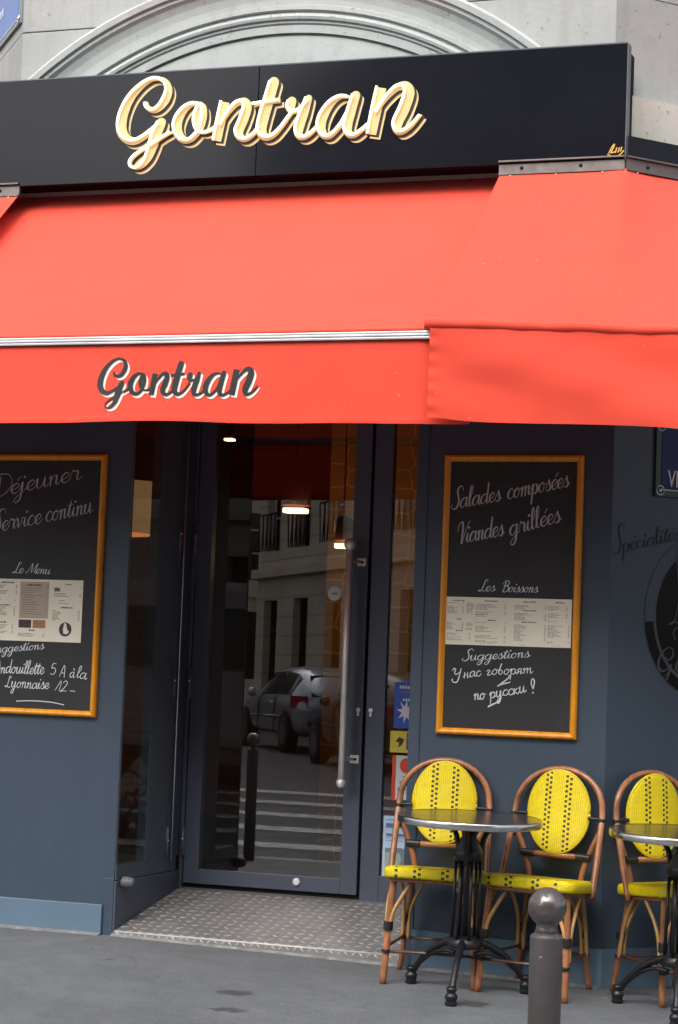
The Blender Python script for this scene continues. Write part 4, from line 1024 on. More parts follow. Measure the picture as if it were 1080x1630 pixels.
for (x, y, w_, n, pr) in ((F_(0), .10, .07, 3, F_(26)), (F_(0), .19, .08, 3, F_(26)), (F_(0), .34, .05, 1, F_(25)), (F_(0), .45, .07, 7, F_(24)), (F_(0), .74, .09, 7, F_(22)), (.02, .10, .14, 9, .24), (.02, .45, .13, 9, .24),
                          (F_(87), .10, .09, 2, F_(128)), (F_(87), .215, .13, 3, F_(127)), (F_(95), .33, .11, 3, None), (F_(86), .49, .065, 8, F_(126)), (F_(33), .85, .17, 4, F_(72))):
    block(q, m, x, y, w_, n, 0.022, rnd, pr)
mp_ = MB(); q(mp_, F_(33), .04, F_(79), .63, 0.0025)
place(mp_.build('pink_box', 'pinkp', sh), lo_)
for i in range(13):
    yy = .10+i*.038
    a = F_(36)
    l = rnd.uniform(.08, .17)
    q(m, a, yy, a+l, yy+.011, 0.0029); q(m, F_(75), yy, F_(77), yy+.011, 0.0029)
heading(q, mh, F_(44), .085, .11, rnd)
for x, y, w_ in ((F_(2), .055, .10), (F_(105), .065, .045), (F_(99), .44, .085), (F_(50), .82, .045), (F_(2), .42, .08), (F_(4), .70, .045)): heading(q, mh, x, y, w_, rnd)
mp_ = MB(); q(mp_, F_(33), .655, F_(53), .785, 0.0025); place(mp_.build('plum_box', 'plum', sh), lo_)
mp_ = MB(); q(mp_, F_(55.5), .655, F_(75.5), .785, 0.0025); place(mp_.build('tan_box', 'tan', sh), lo_)
q(mh, F_(87), .135, F_(96), .16, 0.003); q(mh, F_(87), .165, F_(96.5), .185, 0.003)
place(m.build('print', 'ink', sh), lo_); place(mh.build('heading', 'inkd', sh), lo_)
cx_, cz_ = bp2(104.5, 1002)
m = MB(); pts = [(cx_+0.0335*math.cos(a), BY-0.0026, cz_+0.034*math.sin(a)) for a in [i*math.pi/16 for i in range(32)]]; m.face(pts); place(m.build('oval_emblem', 'inkd', sh), lo_)
m = MB(); m.face([(cx_+dx, BY-0.003, cz_+dz) for dx, dz in ((-0.006, 0.030), (0.004, 0.028), (0.010, 0.0), (0.021, -0.010), (0.012, -0.022), (-0.008, -0.022), (-0.012, 0.0))]); place(m.build('emblem_figure', 'paper', sh), lo_)

# ------------------------------------------------------------------ second wall: street plate, lettering, oval emblem
p02 = (XR, 0, 0); n2v = (N2[0], N2[1], 0)
def s2(px, py, off=0.0):
    q = atp(px, py, (XR+N2[0]*off, N2[1]*off, 0), n2v); return float((q[0]-XR)*D2[0]+q[1]*D2[1]), float(q[2])
def w3(off):
    return lambda u, v, h: (*P2(u, off+h), v)
t = thing('wall_lettering', 'dark raised script word painted on the shaded wall under the street plate', 'lettering', (*P2(0.3), 1.8))
off = Vector((*P2(0.3), 1.8))
m = MB(); a, b = s2(977, 882), s2(1084, 858)
script_text(m, 'Spécialités', a, b, 0.036, w3(0.0), slant=0.2, thin=0.06, thick=0.20, z0=0.0035, cap=1.5)
place(m.build('lettering', 'darkvinyl', t, fix=False), off)
m = MB(); script_text(m, 'Spécialités', (a[0]-0.002, a[1]-0.004), (b[0]-0.002, b[1]-0.004), 0.036, w3(0.0), slant=0.2, thin=0.06, thick=0.20, z0=0.0008, cap=1.5)
place(m.build('edge', 'emblg', t, fix=False), off)
e0 = s2(1025.5, 985); e1 = s2(1080, 1088); e2 = s2(1080, 868)
eu, ez = e0[0]+0.31, (e1[1]+e2[1])/2-0.005; ea, eb = 0.31, 0.36
t = thing('wall_emblem', 'glossy black oval emblem on the shaded right wall', 'emblem', (*P2(eu), ez)); off = Vector((*P2(eu), ez))
def ell(a_, b_, h, mat, nm, a0=0, a1=360, inner=None):
    m = MB(); n = 72
    if inner is None: m.face([(*P2(eu+a_*math.cos(2*math.pi*i/n), h), ez+b_*math.sin(2*math.pi*i/n)) for i in range(n)])
    else:
        V = []
        for i in range(n+1):
            g = R(a0+(a1-a0)*i/n); V.append((m.bm.verts.new((*P2(eu+a_*math.cos(g), h), ez+b_*math.sin(g))), m.bm.verts.new((*P2(eu+inner[0]*math.cos(g), h), ez+inner[1]*math.sin(g)))))
        for i in range(n): m.bm.faces.new((V[i][0], V[i+1][0], V[i+1][1], V[i][1]))
    return place(m.build(nm, mat, t), off)
ell(ea, eb, 0.002, 'emblg', 'ring'); ell(ea-0.003, eb-0.003, 0.0026, 'paint', 'band', 92, 186, (ea-0.05, eb-0.05)); ell(ea-0.002, eb-0.002, 0.003, 'embl', 'band', 186, 440, (ea-0.05, eb-0.05))
ell(ea-0.065, eb-0.065, 0.0026, 'embl', 'field')
m = MB()
gs = [s2(1044, 1062), s2(1080, 1062)]
kk = (gs[1][0]-gs[0][0])/ (at(215, 612, VALY)[0]-at(154.7, 612, VALY)[0])
k = 0
for nm, strokes in LETT:
    for st in strokes:
        p = flat(st, VALY); ribbon(m, [(gs[0][0]+(x-A1[0])*kk, gs[0][1]+0.01+(z-A1[2])*kk) for x, z, _ in p], [w_*kk*0.62 for _, _, w_ in p], w3(0.0), 0.005+k*4e-5, 1e-4, 6); k += 1
place(m.build('lettering', 'emblg', t, fix=False), off)
m = MB()
for k, st in enumerate(([(1078, 870), (1077, 900), (1079, 930)], [(1079, 960), (1074, 985), (1070, 992), (1064, 994)], [(1064, 994), (1072, 990), (1082, 993)], [(1074, 1018), (1071, 1008), (1075, 1000), (1084, 998)])):
    pts = [s2(*p) for p in st]; ribbon(m, pts, [0.006]*len(pts), w3(0.0), 0.0045+k*1e-4, 1e-4, 6)
place(m.build('figure_line', 'emblg', t, fix=False), off)
# enamel street plate
def plate(label, blue, green, F, sg, u0, u1, z0, z1, lines):
    """F(s, off) -> xy on that wall"""
    t = thing('street_plate', label, 'street sign', (*F((u0+u1)/2), z0)); off = Vector((*F((u0+u1)/2), z0))
    def slab(a, b, c, d, h0, h1, mat, nm):
        m = MB(); q = [F(a, h1), F(b, h1), F(b, h0), F(a, h0)]; m.prism(q if sg > 0 else q[::-1], c, d); return place(m.build(nm, mat, t), off)
    slab(u0, u1, z0, z1, 0.002, 0.014, green, 'border'); bw = 0.030
    slab(u0+bw, u1-bw, z0+bw, z1-bw, 0.013, 0.0165, blue, 'field')
    for (ua, ub, za, zb_) in ((u0+bw, u1-bw, z0+bw-0.003, z0+bw+0.001), (u0+bw, u1-bw, z1-bw-0.001, z1-bw+0.003)): slab(ua, ub, za, zb_, 0.014, 0.0172, 'white', 'line')
    dirv = (np.array(F(1.0))-np.array(F(0.0)))*sg; nv = np.array(F(0, 1.0))-np.array(F(0, 0.0))
    for txt, us, zs, size, xs in lines:
        o3 = np.array(F(us, 0.0175)); M4 = Matrix(((dirv[0], 0, nv[0], o3[0]), (dirv[1], 0, nv[1], o3[1]), (0, 1, 0, zs), (0, 0, 0, 1)))
        o = flat_text(txt, size, M4, 'lettering', 'white', t, 0.0006, xs=xs); place(o, off)
    for ua in (u0+0.025, u1-0.025):
        for za in (z0+0.025, z1-0.025):
            q = F(ua, 0.016); m = MB(); m.sphere((*q, za), 0.010, 12); place(m.build('screw', 'alu', t), off)
            m = MB(); m.tube([(*F(ua+0.021*math.cos(i*math.pi/8), 0.0165), za+0.021*math.sin(i*math.pi/8)) for i in range(17)], 0.0028, 6); place(m.build('screw_ring', 'alu', t), off)
    return t
pa = s2(1040.5, 789); pb = s2(1044, 676); v0 = s2(1061, 775); v1 = s2(1061, 748)
vh = v1[1]-v0[1]
plate('blue enamel street plate with green border hung on the shaded right wall', 'blue', 'green', P2, 1, pa[0], pa[0]+0.80, pa[1], pb[1]+0.02,
      [('VICTOIRE', v0[0]-0.006, v0[1], vh/0.70, 0.66), ('RUE DE LA', v0[0]+0.10, v0[1]+vh*1.6, vh*0.8/0.70, 1.0)])
n3 = (NL[0], NL[1], 0)
def sL(px, py, off=0.0):
    q = atp(px, py, (SXL+NL[0]*off, SY+NL[1]*off, 0), n3); return float((q[0]-SXL)*DL[0]+(q[1]-SY)*DL[1]), float(q[2])
c0 = sL(36.0, 36); t0 = sL(30, 24); t1 = sL(30, 10.5); th = t1[1]-t0[1]
plate('blue enamel street plate high on the receding stone wall at top left', 'blue_hazed', 'green_hazed', SL, -1, max(0.02, c0[0]), max(0.02, c0[0])+0.85, c0[1], c0[1]+0.44,
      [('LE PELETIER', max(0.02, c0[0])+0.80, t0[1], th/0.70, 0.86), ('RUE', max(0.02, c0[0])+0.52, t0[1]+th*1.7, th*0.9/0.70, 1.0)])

# ------------------------------------------------------------------ stickers behind and on the door glass
MT['stb'] = surf('sticker_blue', (0.04, 0.12, 0.55), 0.35); MT['sty'] = surf('sticker_yellow', (0.80, 0.66, 0.08), 0.35); MT['stp'] = surf('sticker_purple', (0.16, 0.04, 0.22), 0.35)
MT['str'] = surf('sticker_red', (0.78, 0.08, 0.04), 0.35); MT['stw'] = surf('sticker_white', (0.72, 0.77, 0.77), 0.4); MT['stl'] = surf('sticker_pale_blue', (0.56, 0.72, 0.92), 0.4); MT['stg'] = surf('sticker_sage', (0.38, 0.48, 0.44), 0.4); MT['stgd'] = surf('sticker_grey', (0.20, 0.25, 0.27), 0.4); MT['stc'] = surf('sticker_slate_blue', (0.14, 0.20, 0.42), 0.4)
SY_ = 0.7645
def srect(m, a, b, h): 
    p, q = at(*a, SY_), at(*b, SY_); x0_, x1_, z0_, z1_ = p[0], q[0], q[2], p[2]
    m.face([(x0_, SY_-h, z1_), (x0_, SY_-h, z0_), (x1_, SY_-h, z0_), (x1_, SY_-h, z1_)])
def spoly(m, pts, h): m.face([(lambda q: (q[0], SY_-h, q[2]))(at(*p, SY_)) for p in pts])
def sticker(label, a, b, mat, extra):
    p, q = at(*a, SY_), at(*b, SY_); c = Vector(((p[0]+q[0])/2, SY_, q[2]))
    t = thing('sticker', label, 'sticker', tuple(c))
    m = MB(); m.box((p[0], SY_-0.0012, q[2]), (min(q[0], 1.1945), SY_, p[2])); place(m.build('sheet', mat, t), c)
    for nm, mt, fn in extra:
        m = MB(); fn(m)
        for v in m.bm.verts: v.co.x = min(v.co.x, 1.1940)
        place(m.build(nm, mt, t), c)
def star(m):
    c = (646, 1133); pts = []
    for i in range(16):
        r_ = (17 if i % 2 == 0 else 7); a_ = i*math.pi/8+0.2; pts.append((c[0]+r_*0.85*math.cos(a_), c[1]+r_*1.15*math.sin(a_)))
    spoly(m, pts, 0.002)
sticker('blue sticker with a white star, topmost on the narrow glass beside the door', (629.5, 1085), (660, 1160), 'stb', [('star', 'white', star), ('print', 'white', lambda m: [srect(m, (637+i*4.2, 1091+i*0.3), (640+i*4.2, 1096+i*0.3), 0.0016) for i in range(5)] + [srect(m, (642+i*4, 1112), (644.5+i*4, 1116), 0.0016) for i in range(4)]), ('red_print', 'str', lambda m: srect(m, (638, 1101), (660, 1103), 0.0016))])
sticker('yellow and purple sticker below the blue star sticker', (622, 1163), (658, 1199), 'sty', [('panel', 'stp', lambda m: srect(m, (648, 1166), (658, 1194), 0.0016)), ('drawing', 'inkd', lambda m: [spoly(m, [(630, 1180), (636, 1173), (644, 1177), (640, 1186), (634, 1190), (636, 1182)], 0.0017)]), ('print', 'white', lambda m: [srect(m, (650+i*3, 1173+j*9), (652+i*3, 1177+j*9), 0.002) for i in range(2) for j in range(2)])])
def disc(m):
    spoly(m, [(647+10*math.cos(i*math.pi/12), 1219+12*math.sin(i*math.pi/12)) for i in range(24)], 0.0017)
sticker('white sticker with a red disc between the yellow sticker and the notice', (625.5, 1202), (655, 1274), 'stw', [('red_edge', 'str', lambda m: srect(m, (625.5, 1202), (629, 1274), 0.0016)), ('disc', 'str', disc), ('dash', 'stc', lambda m: spoly(m, [(641, 1236), (654, 1235), (654, 1238), (645, 1239)], 0.0018)),
   ('print', 'inkd', lambda m: [srect(m, (636, 1244), (643, 1245.6), 0.002), srect(m, (638.6, 1244), (640.4, 1252), 0.002), srect(m, (645, 1247), (646.6, 1252), 0.002), srect(m, (645, 1244), (646.6, 1245.6), 0.002)] + [srect(m, (634+i*3.4, 1254), (636+i*3.4, 1258), 0.002) for i in range(6)] + [srect(m, (633, 1268), (650, 1269), 0.002)])])
sticker('pale blue paper notice low on the narrow glass behind the first chair', (611.5, 1298), (650, 1398), 'stl', [('print', 'stc', lambda m: [srect(m, (615, 1304+k_), (645, 1304+k_+h_), 0.0016) for k_, h_ in ((0, 3), (6, 8), (22, 7))]), ('rule', 'stgd', lambda m: [srect(m, (614, y_), (646, y_+1), 0.0016) for y_ in (1317.5, 1334, 1338)]), ('picture', 'stg', lambda m: srect(m, (613.5, 1349), (648, 1388), 0.0016)), ('picture_shape', 'stgd', lambda m: spoly(m, [(613.5, 1350), (640, 1350), (648, 1356), (646, 1372), (640, 1384), (634, 1382), (639, 1368), (636, 1358), (613.5, 1356)], 0.0019))])
p = at(533, 945, 0.7695)
t = thing('sticker', 'round white push sticker on the door glass beside the pull handle', 'sticker', tuple(p))
m = MB(); m.lathe([(0.0355, -0.0012), (0.0355, 0.0), (0.034, 0.0002)], (0, 0, 0), 28, 'y'); m.build('disc', 'stw', t)
m = MB()
for i in range(5): m.face([(-0.014+i*0.006, -0.002, -0.004), (-0.010+i*0.006, -0.002, -0.004), (-0.010+i*0.006, -0.002, 0.004), (-0.014+i*0.006, -0.002, 0.004)])
m.build('print', 'inkd', t)
#PART4
# ------------------------------------------------------------------ bistro chairs
def make_chair():
    t = thing('bistro_chair', 'x', 'chair', (0, 0, 0), 0, 'yellow woven bistro chairs')
    rr = 0.0138
    # back hoop: front-hung ends, up past the shoulders and round over the top
    pts = [(-0.212, 0.045, 0.405), (-0.208, 0.105, 0.55), (-0.203, 0.160, 0.70)]
    for i in range(13):
        a = math.pi-math.pi*i/12
        pts.append((0.200*math.cos(a)*(1 if abs(math.cos(a)) > 0.98 else 1.0), 0.178+0.040*math.sin(a), 0.745+0.190*math.sin(a)**0.9))
    pts += [(0.203, 0.160, 0.70), (0.208, 0.105, 0.55), (0.212, 0.045, 0.405)]
    m = MB(); m.tube(pts, rr, 12, True, 4); m.build('back_hoop', 'rattan', t)
    for s in (-1, 1):
        m = MB(); m.tube([(s*0.200, 0.166, 0.685), (s*0.160, 0.172, 0.60), (s*0.125, 0.168, 0.50), (s*0.122, 0.165, 0.43), (s*0.142, 0.180, 0.22), (s*0.168, 0.195, 0.0)], 0.0125, 12, True, 5); m.build('leg', 'rattan', t)
        m = MB(); m.tube([(s*0.172, -0.150, 0.46), (s*0.186, -0.172, 0.22), (s*0.195, -0.195, 0.0)], 0.0148, 12, True, 5); m.build('leg', 'rattan', t)
    m = MB(); m.tube([(-0.150, 0.158, 0.565), (0.150, 0.158, 0.565)], 0.0125, 12); m.build('back_rail', 'rattan', t)
    # woven oval back
    A_, B_, T_ = 0.140, 0.178, 0.008
    m = MB()
    yb_ = lambda x, z: 0.150+0.030*((z+0.178)/0.356)+0.018*(x/0.14)**2
    def bk(u, v):
        a = 2*math.pi*u; r = math.sin(min(v, 1)*math.pi/2)
        return r*A_*math.cos(a), r*B_*math.sin(a)
    def side(sgn):
        def fn(u, v):
            x, z = bk(u, v); d = math.sqrt(max(0, 1-(x/A_)**2-(z/B_)**2))
            return (x, yb_(x, z)+sgn*(0.003+T_*d**0.5), z+0.752)
        return fn
    uvf = lambda u, v: bk(u, v)
    m.grid(side(-1), 48, 10, True, uvf); m.grid(side(1), 48, 10, True, uvf)
    bmesh.ops.remove_doubles(m.bm, verts=list(m.bm.verts), dist=0.0004)
    m.build('backrest', 'weave_b', t)
    m = MB(); m.tube([(A_*math.cos(2*math.pi*i/48), yb_(A_*math.cos(2*math.pi*i/48), B_*math.sin(2*math.pi*i/48)), 0.752+B_*math.sin(2*math.pi*i/48)) for i in range(49)], 0.0065, 8); m.build('backrest_rim', 'weave_b', t)
    # seat: rolled woven pad on a rattan frame
    W2, D2_ = 0.218, 0.205
    def se(a):
        c, s = math.cos(a), math.sin(a); n_ = 7.0
        k = (abs(c)**n_+abs(s)**n_)**(-1/n_)
        taper = 1.0-0.10*max(0, s)
        return W2*c*k*taper, -0.015+D2_*s*k
    m = MB(); ring = [(0.0, 0.505), (0.35, 0.505), (0.70, 0.504), (0.93, 0.503), (0.98, 0.498), (1.0, 0.486), (1.0, 0.462), (0.98, 0.451), (0.92, 0.449), (0.3, 0.449)]
    lay = m.bm.loops.layers.uv.verify(); NS = 72; rings = []
    for k, z in ring:
        rings.append([m.bm.verts.new((se(2*math.pi*i/NS)[0]*max(k, 0.002), (se(2*math.pi*i/NS)[1]+0.015)*max(k, 0.002)-0.015, z)) for i in range(NS)])
    acc = 0
    vv = [0.0]
    for i in range(1, len(ring)): vv.append(vv[-1]+math.hypot((ring[i][0]-ring[i-1][0])*0.2, ring[i][1]-ring[i-1][1]))
    for i in range(len(ring)-1):
        for k in range(NS):
            k2 = (k+1) % NS; vs = (rings[i][k], rings[i][k2], rings[i+1][k2], rings[i+1][k]); f = m.bm.faces.new(vs); f.smooth = True
            for lp, v_, rg in zip(f.loops, vs, (i, i, i+1, i+1)):
                # front/back edges and top use x across, distance over the edge along
                lp[lay].uv = (v_.co.x, v_.co.y if rg < 4 else (-0.215-(vv[rg]-vv[4])*1.0))
    for v in m.bm.verts: v.co.z = 0.476+(v.co.z-0.476)*0.93 - 0.100*(v.co.y+0.19)
    m.build('seat', 'weave_s', t)
    m = MB(); m.tube([(se(2*math.pi*i/40)[0]*0.88, (se(2*math.pi*i/40)[1]+0.015)*0.88-0.010, 0.446-0.100*((se(2*math.pi*i/40)[1]+0.015)*0.88-0.010+0.19)) for i in range(41)], 0.0115, 10); m.build('seat_frame', 'rattan', t)
    # bent cane braces
    for s in (-1, 1):
        for pts in ([(s*0.181, -0.175, 0.13), (s*0.176, -0.176, 0.26), (s*0.155, -0.172, 0.33), (s*0.095, -0.165, 0.435)],
                    [(s*0.196, -0.165, 0.16), (s*0.196, -0.155, 0.26), (s*0.196, -0.12, 0.34), (s*0.188, -0.03, 0.435)],
                    [(s*0.135, 0.176, 0.14), (s*0.128, 0.168, 0.26), (s*0.105, 0.163, 0.33), (s*0.05, 0.158, 0.435)],
                    [(s*0.160, 0.170, 0.14), (s*0.155, 0.155, 0.26), (s*0.158, 0.115, 0.35), (s*0.170, 0.05, 0.435)]):
            m = MB(); m.tube(pts, 0.0085, 8, True, 5); m.build('brace', 'rattan_p', t)
    for a, b in (((-0.19, -0.186, 0.14), (0.19, -0.186, 0.14)), ((-0.152, 0.184, 0.145), (0.152, 0.184, 0.145)), ((-0.19, -0.186, 0.155), (-0.152, 0.186, 0.155)), ((0.19, -0.186, 0.155), (0.152, 0.186, 0.155))):
        m = MB(); m.tube([a, b], 0.0068, 8); m.build('stretcher', 'rattan_d', t)
    # black bindings
    def bind(p, d, L, r):
        d = Vector(d).normalized(); p = Vector(p); m = MB(); pp = []; rr_ = []
        n = max(3, int(L/0.004))
        for i in range(n+1): pp.append(p+d*(L*(i/n-0.5))); rr_.append(r+(0.0014 if i % 2 else 0))
        m.tube(pp, rr_, 12); m.build('binding', 'wrap', t)
    for s in (-1, 1):
        bind((s*0.2025, 0.161, 0.668), (s*-0.03, 0.3, 1), 0.070, 0.0162)
        bind((s*0.201, 0.172, 0.728), (0, 0.1, 1), 0.018, 0.0162)
        bind((s*0.170, 0.168, 0.735), (1, 0, 0), 0.058, 0.0075)
        bind((s*0.128, 0.160, 0.565), (1, 0, -0.02), 0.062, 0.0160)
        bind((s*0.186, -0.172, 0.245), (s*0.04, -0.09, -1), 0.038, 0.0205)
        bind((s*0.148, 0.180, 0.235), (s*0.1, 0.05, -1), 0.030, 0.0190)
        bind((s*0.190, -0.186, 0.140), (s*0.04, -0.09, -1), 0.014, 0.0175)
        bind((s*0.153, 0.184, 0.148), (s*0.1, 0.05, -1), 0.014, 0.0155)
    return t
ch = make_chair()
CH = [((1.648, -0.235), 11.5, 'yellow woven bistro chair standing beside the narrow glass of the doorway'),
      ((2.112, -0.232), -6.0, 'middle yellow woven bistro chair directly under the right chalkboard'),
      ((2.652, -0.022), 48.0, 'yellow woven bistro chair turned sideways at the right edge under the emblem')]
def set_tilt(o, x, y, rz, dz=0.0):
    q = Vector((0, 0, 1)).rotation_difference(GN)
    o.matrix_world = Matrix.Translation((x, y, zg(x, y)+dz)) @ (q.to_matrix() @ Matrix.Rotation(R(rz), 3, 'Z')).to_4x4()
for i, ((x, y), rz_, lab) in enumerate(CH):
    o = ch if i == 0 else dup_tree(ch)
    set_tilt(o, x, y, rz_); o['label'] = lab

# ------------------------------------------------------------------ bistro tables
def make_table():
    t = thing('bistro_table', 'x', 'table', (0, 0, 0), 0, 'round bistro tables')
    H, RT = 0.742, 0.306
    m = MB(); m.lathe([(0.05, H-0.028), (RT-0.012, H-0.026), (RT-0.010, H-0.0012), (RT-0.012, H-0.0004), (0.01, H-0.0002)], (0, 0, 0), 72, 'z', False); top_ = m.build('tabletop', 'tabletop', t)
    m = MB(); m.lathe([(RT-0.0105, H-0.030), (RT-0.002, H-0.030), (RT, H-0.026), (RT, H-0.004), (RT-0.003, H+0.0006), (RT-0.0105, H+0.0006)], (0, 0, 0), 72, caps=False); m.build('rim', 'rim_steel', top_)
    m = MB()
    for k in range(3):
        a = R(-90+120*k)
        for da in (-26, 26):
            b = a+R(da); m.tube([(0.058*math.cos(b), 0.058*math.sin(b), 0.215), (0.052*math.cos(b), 0.052*math.sin(b), 0.56)], 0.0072, 8)
        m.tube([(0.052*math.cos(a), 0.052*math.sin(a), 0.54), (0.058*math.cos(a), 0.058*math.sin(a), 0.62), (0.085*math.cos(a), 0.085*math.sin(a), 0.68), (0.15*math.cos(a), 0.15*math.sin(a), H-0.030)], [0.013, 0.012, 0.011, 0.008], 8, True, 5)
    m.lathe([(0.012, 0.19), (0.070, 0.195), (0.074, 0.205), (0.068, 0.23), (0.05, 0.24), (0.012, 0.245)], (0, 0, 0), 3*8); m.lathe([(0.012, 0.555), (0.058, 0.558), (0.066, 0.575), (0.060, 0.60), (0.03, 0.66), (0.04, H-0.030)], (0, 0, 0), 24)
    m.tube([(0, 0, 0.2), (0, 0, 0.7)], 0.015, 10)
    m.build('column', 'iron', t)
    for k in range(3):
        a = R(-90+120*k); c, s = math.cos(a), math.sin(a)
        m = MB()
        m.tube([(0.045*c, 0.045*s, 0.222), (0.10*c, 0.10*s, 0.205), (0.17*c, 0.17*s, 0.168), (0.23*c, 0.23*s, 0.115), (0.272*c, 0.272*s, 0.062)], [0.017, 0.0155, 0.0145, 0.0135, 0.0145], 10, True, 5)
        m.tube([(0.045*c, 0.045*s, 0.165), (0.11*c, 0.11*s, 0.168), (0.175*c, 0.175*s, 0.145), (0.235*c, 0.235*s, 0.098)], [0.010, 0.009, 0.009, 0.008], 8, True, 5)
        for j in range(3):
            r_ = 0.062+0.012*j; m.tube([(r_*c, r_*s, 0.212-0.003*j), ((r_+0.012)*c, (r_+0.012)*s, 0.190), (r_*c*0.92, r_*s*0.92, 0.168)], 0.0035, 6, True, 3)
        lg = m.build('leg', 'iron', t)
        m = MB(); m.lathe([(0.010, 0.078), (0.020, 0.074), (0.023, 0.066), (0.019, 0.057), (0.017, 0.050), (0.024, 0.044), (0.027, 0.034), (0.024, 0.026), (0.021, 0.018), (0.026, 0.010), (0.024, 0.0)], (0.285*c, 0.285*s, 0), 18); m.build('foot', 'iron', lg)
    return t
tb = make_table()
for i, ((x, y), rz_, lab) in enumerate([((1.857, -0.492), 7.0, 'round metal bistro table on three iron feet between the two front-facing chairs'),
                                        ((2.745, -0.400), 10.0, 'round metal bistro table cut off by the right edge of the photo')]):
    o = tb if i == 0 else dup_tree(tb)
    set_tilt(o, x, y, rz_); o['label'] = lab

# ------------------------------------------------------------------ bollards along the kerb
BP = (3.072, -3.98); bz = zg(*BP); bh = 0.725-bz
def bollard_paint():
    m, n, p, o = new_mat('worn_bollard_paint')
    v = tc(n); a = noise_n(n, v, 14, 6, 0.65); b = noise_n(n, v, 60, 3)
    z = n.nodes.new('ShaderNodeSeparateXYZ'); n.links.new(v, z.inputs[0])
    wear = math_n(n, 'MULTIPLY', math_n(n, 'GREATER_THAN', z.outputs[2], bh-0.118), math_n(n, 'GREATER_THAN', a, 0.47))
    c = ramp_n(n, a, [(0.3, (0.062, 0.053, 0.053)), (0.7, (0.082, 0.071, 0.071))])
    sp = math_n(n, 'GREATER_THAN', b, 0.73)
    c = mix_n(n, math_n(n, 'MULTIPLY', sp, 0.6), c, (0.35, 0.33, 0.32))
    c = mix_n(n, wear, c, (0.20, 0.18, 0.172))
    n.links.new(c, p.inputs['Base Color'])
    n.links.new(math_n(n, 'MULTIPLY', wear, 0.8), p.inputs['Metallic'])
    n.links.new(math_n(n, 'MULTIPLY_ADD', wear, -0.16, 0.44), p.inputs['Roughness'])
    bump_n(n, p, a, 0.1, 0.003)
    return m
MT['bollard'] = bollard_paint()
def make_bollard():
    t = thing('bollard', 'x', 'bollard', (0, 0, 0), 0, 'brown ball-topped bollards along the kerb')
    m = MB(); m.lathe([(0.0415, -0.2), (0.0415, bh-0.128), (0.0405, bh-0.121), (0.036, bh-0.118), (0.028, bh-0.112)], (0, 0, 0), 32); m.build('post', 'bollard', t)
    m = MB(); rb = 0.0495
    prof_ = [(0.0275, bh-0.115), (0.0300, bh-0.110), (0.0275, bh-0.104), (0.0265, bh-0.094)]
    for i in range(12):
        a = -0.98+ (math.pi/2+0.98)*i/11; prof_.append((max(0.0005, rb*math.cos(a)), bh-rb+rb*math.sin(a)))
    m.lathe(prof_, (0, 0, 0), 36); m.build('ball', 'bollard', t)
    return t
bo = make_bollard()
for i, (x, lab) in enumerate([(BP[0], 'brown ball-topped bollard in the right foreground of the pavement'), (-1.52, 'bollard on the kerb that shows only as a reflection in the door glass')]):
    o = bo if i == 0 else dup_tree(bo)
    o.location = (x, BP[1], zg(x, BP[1])); o['label'] = lab
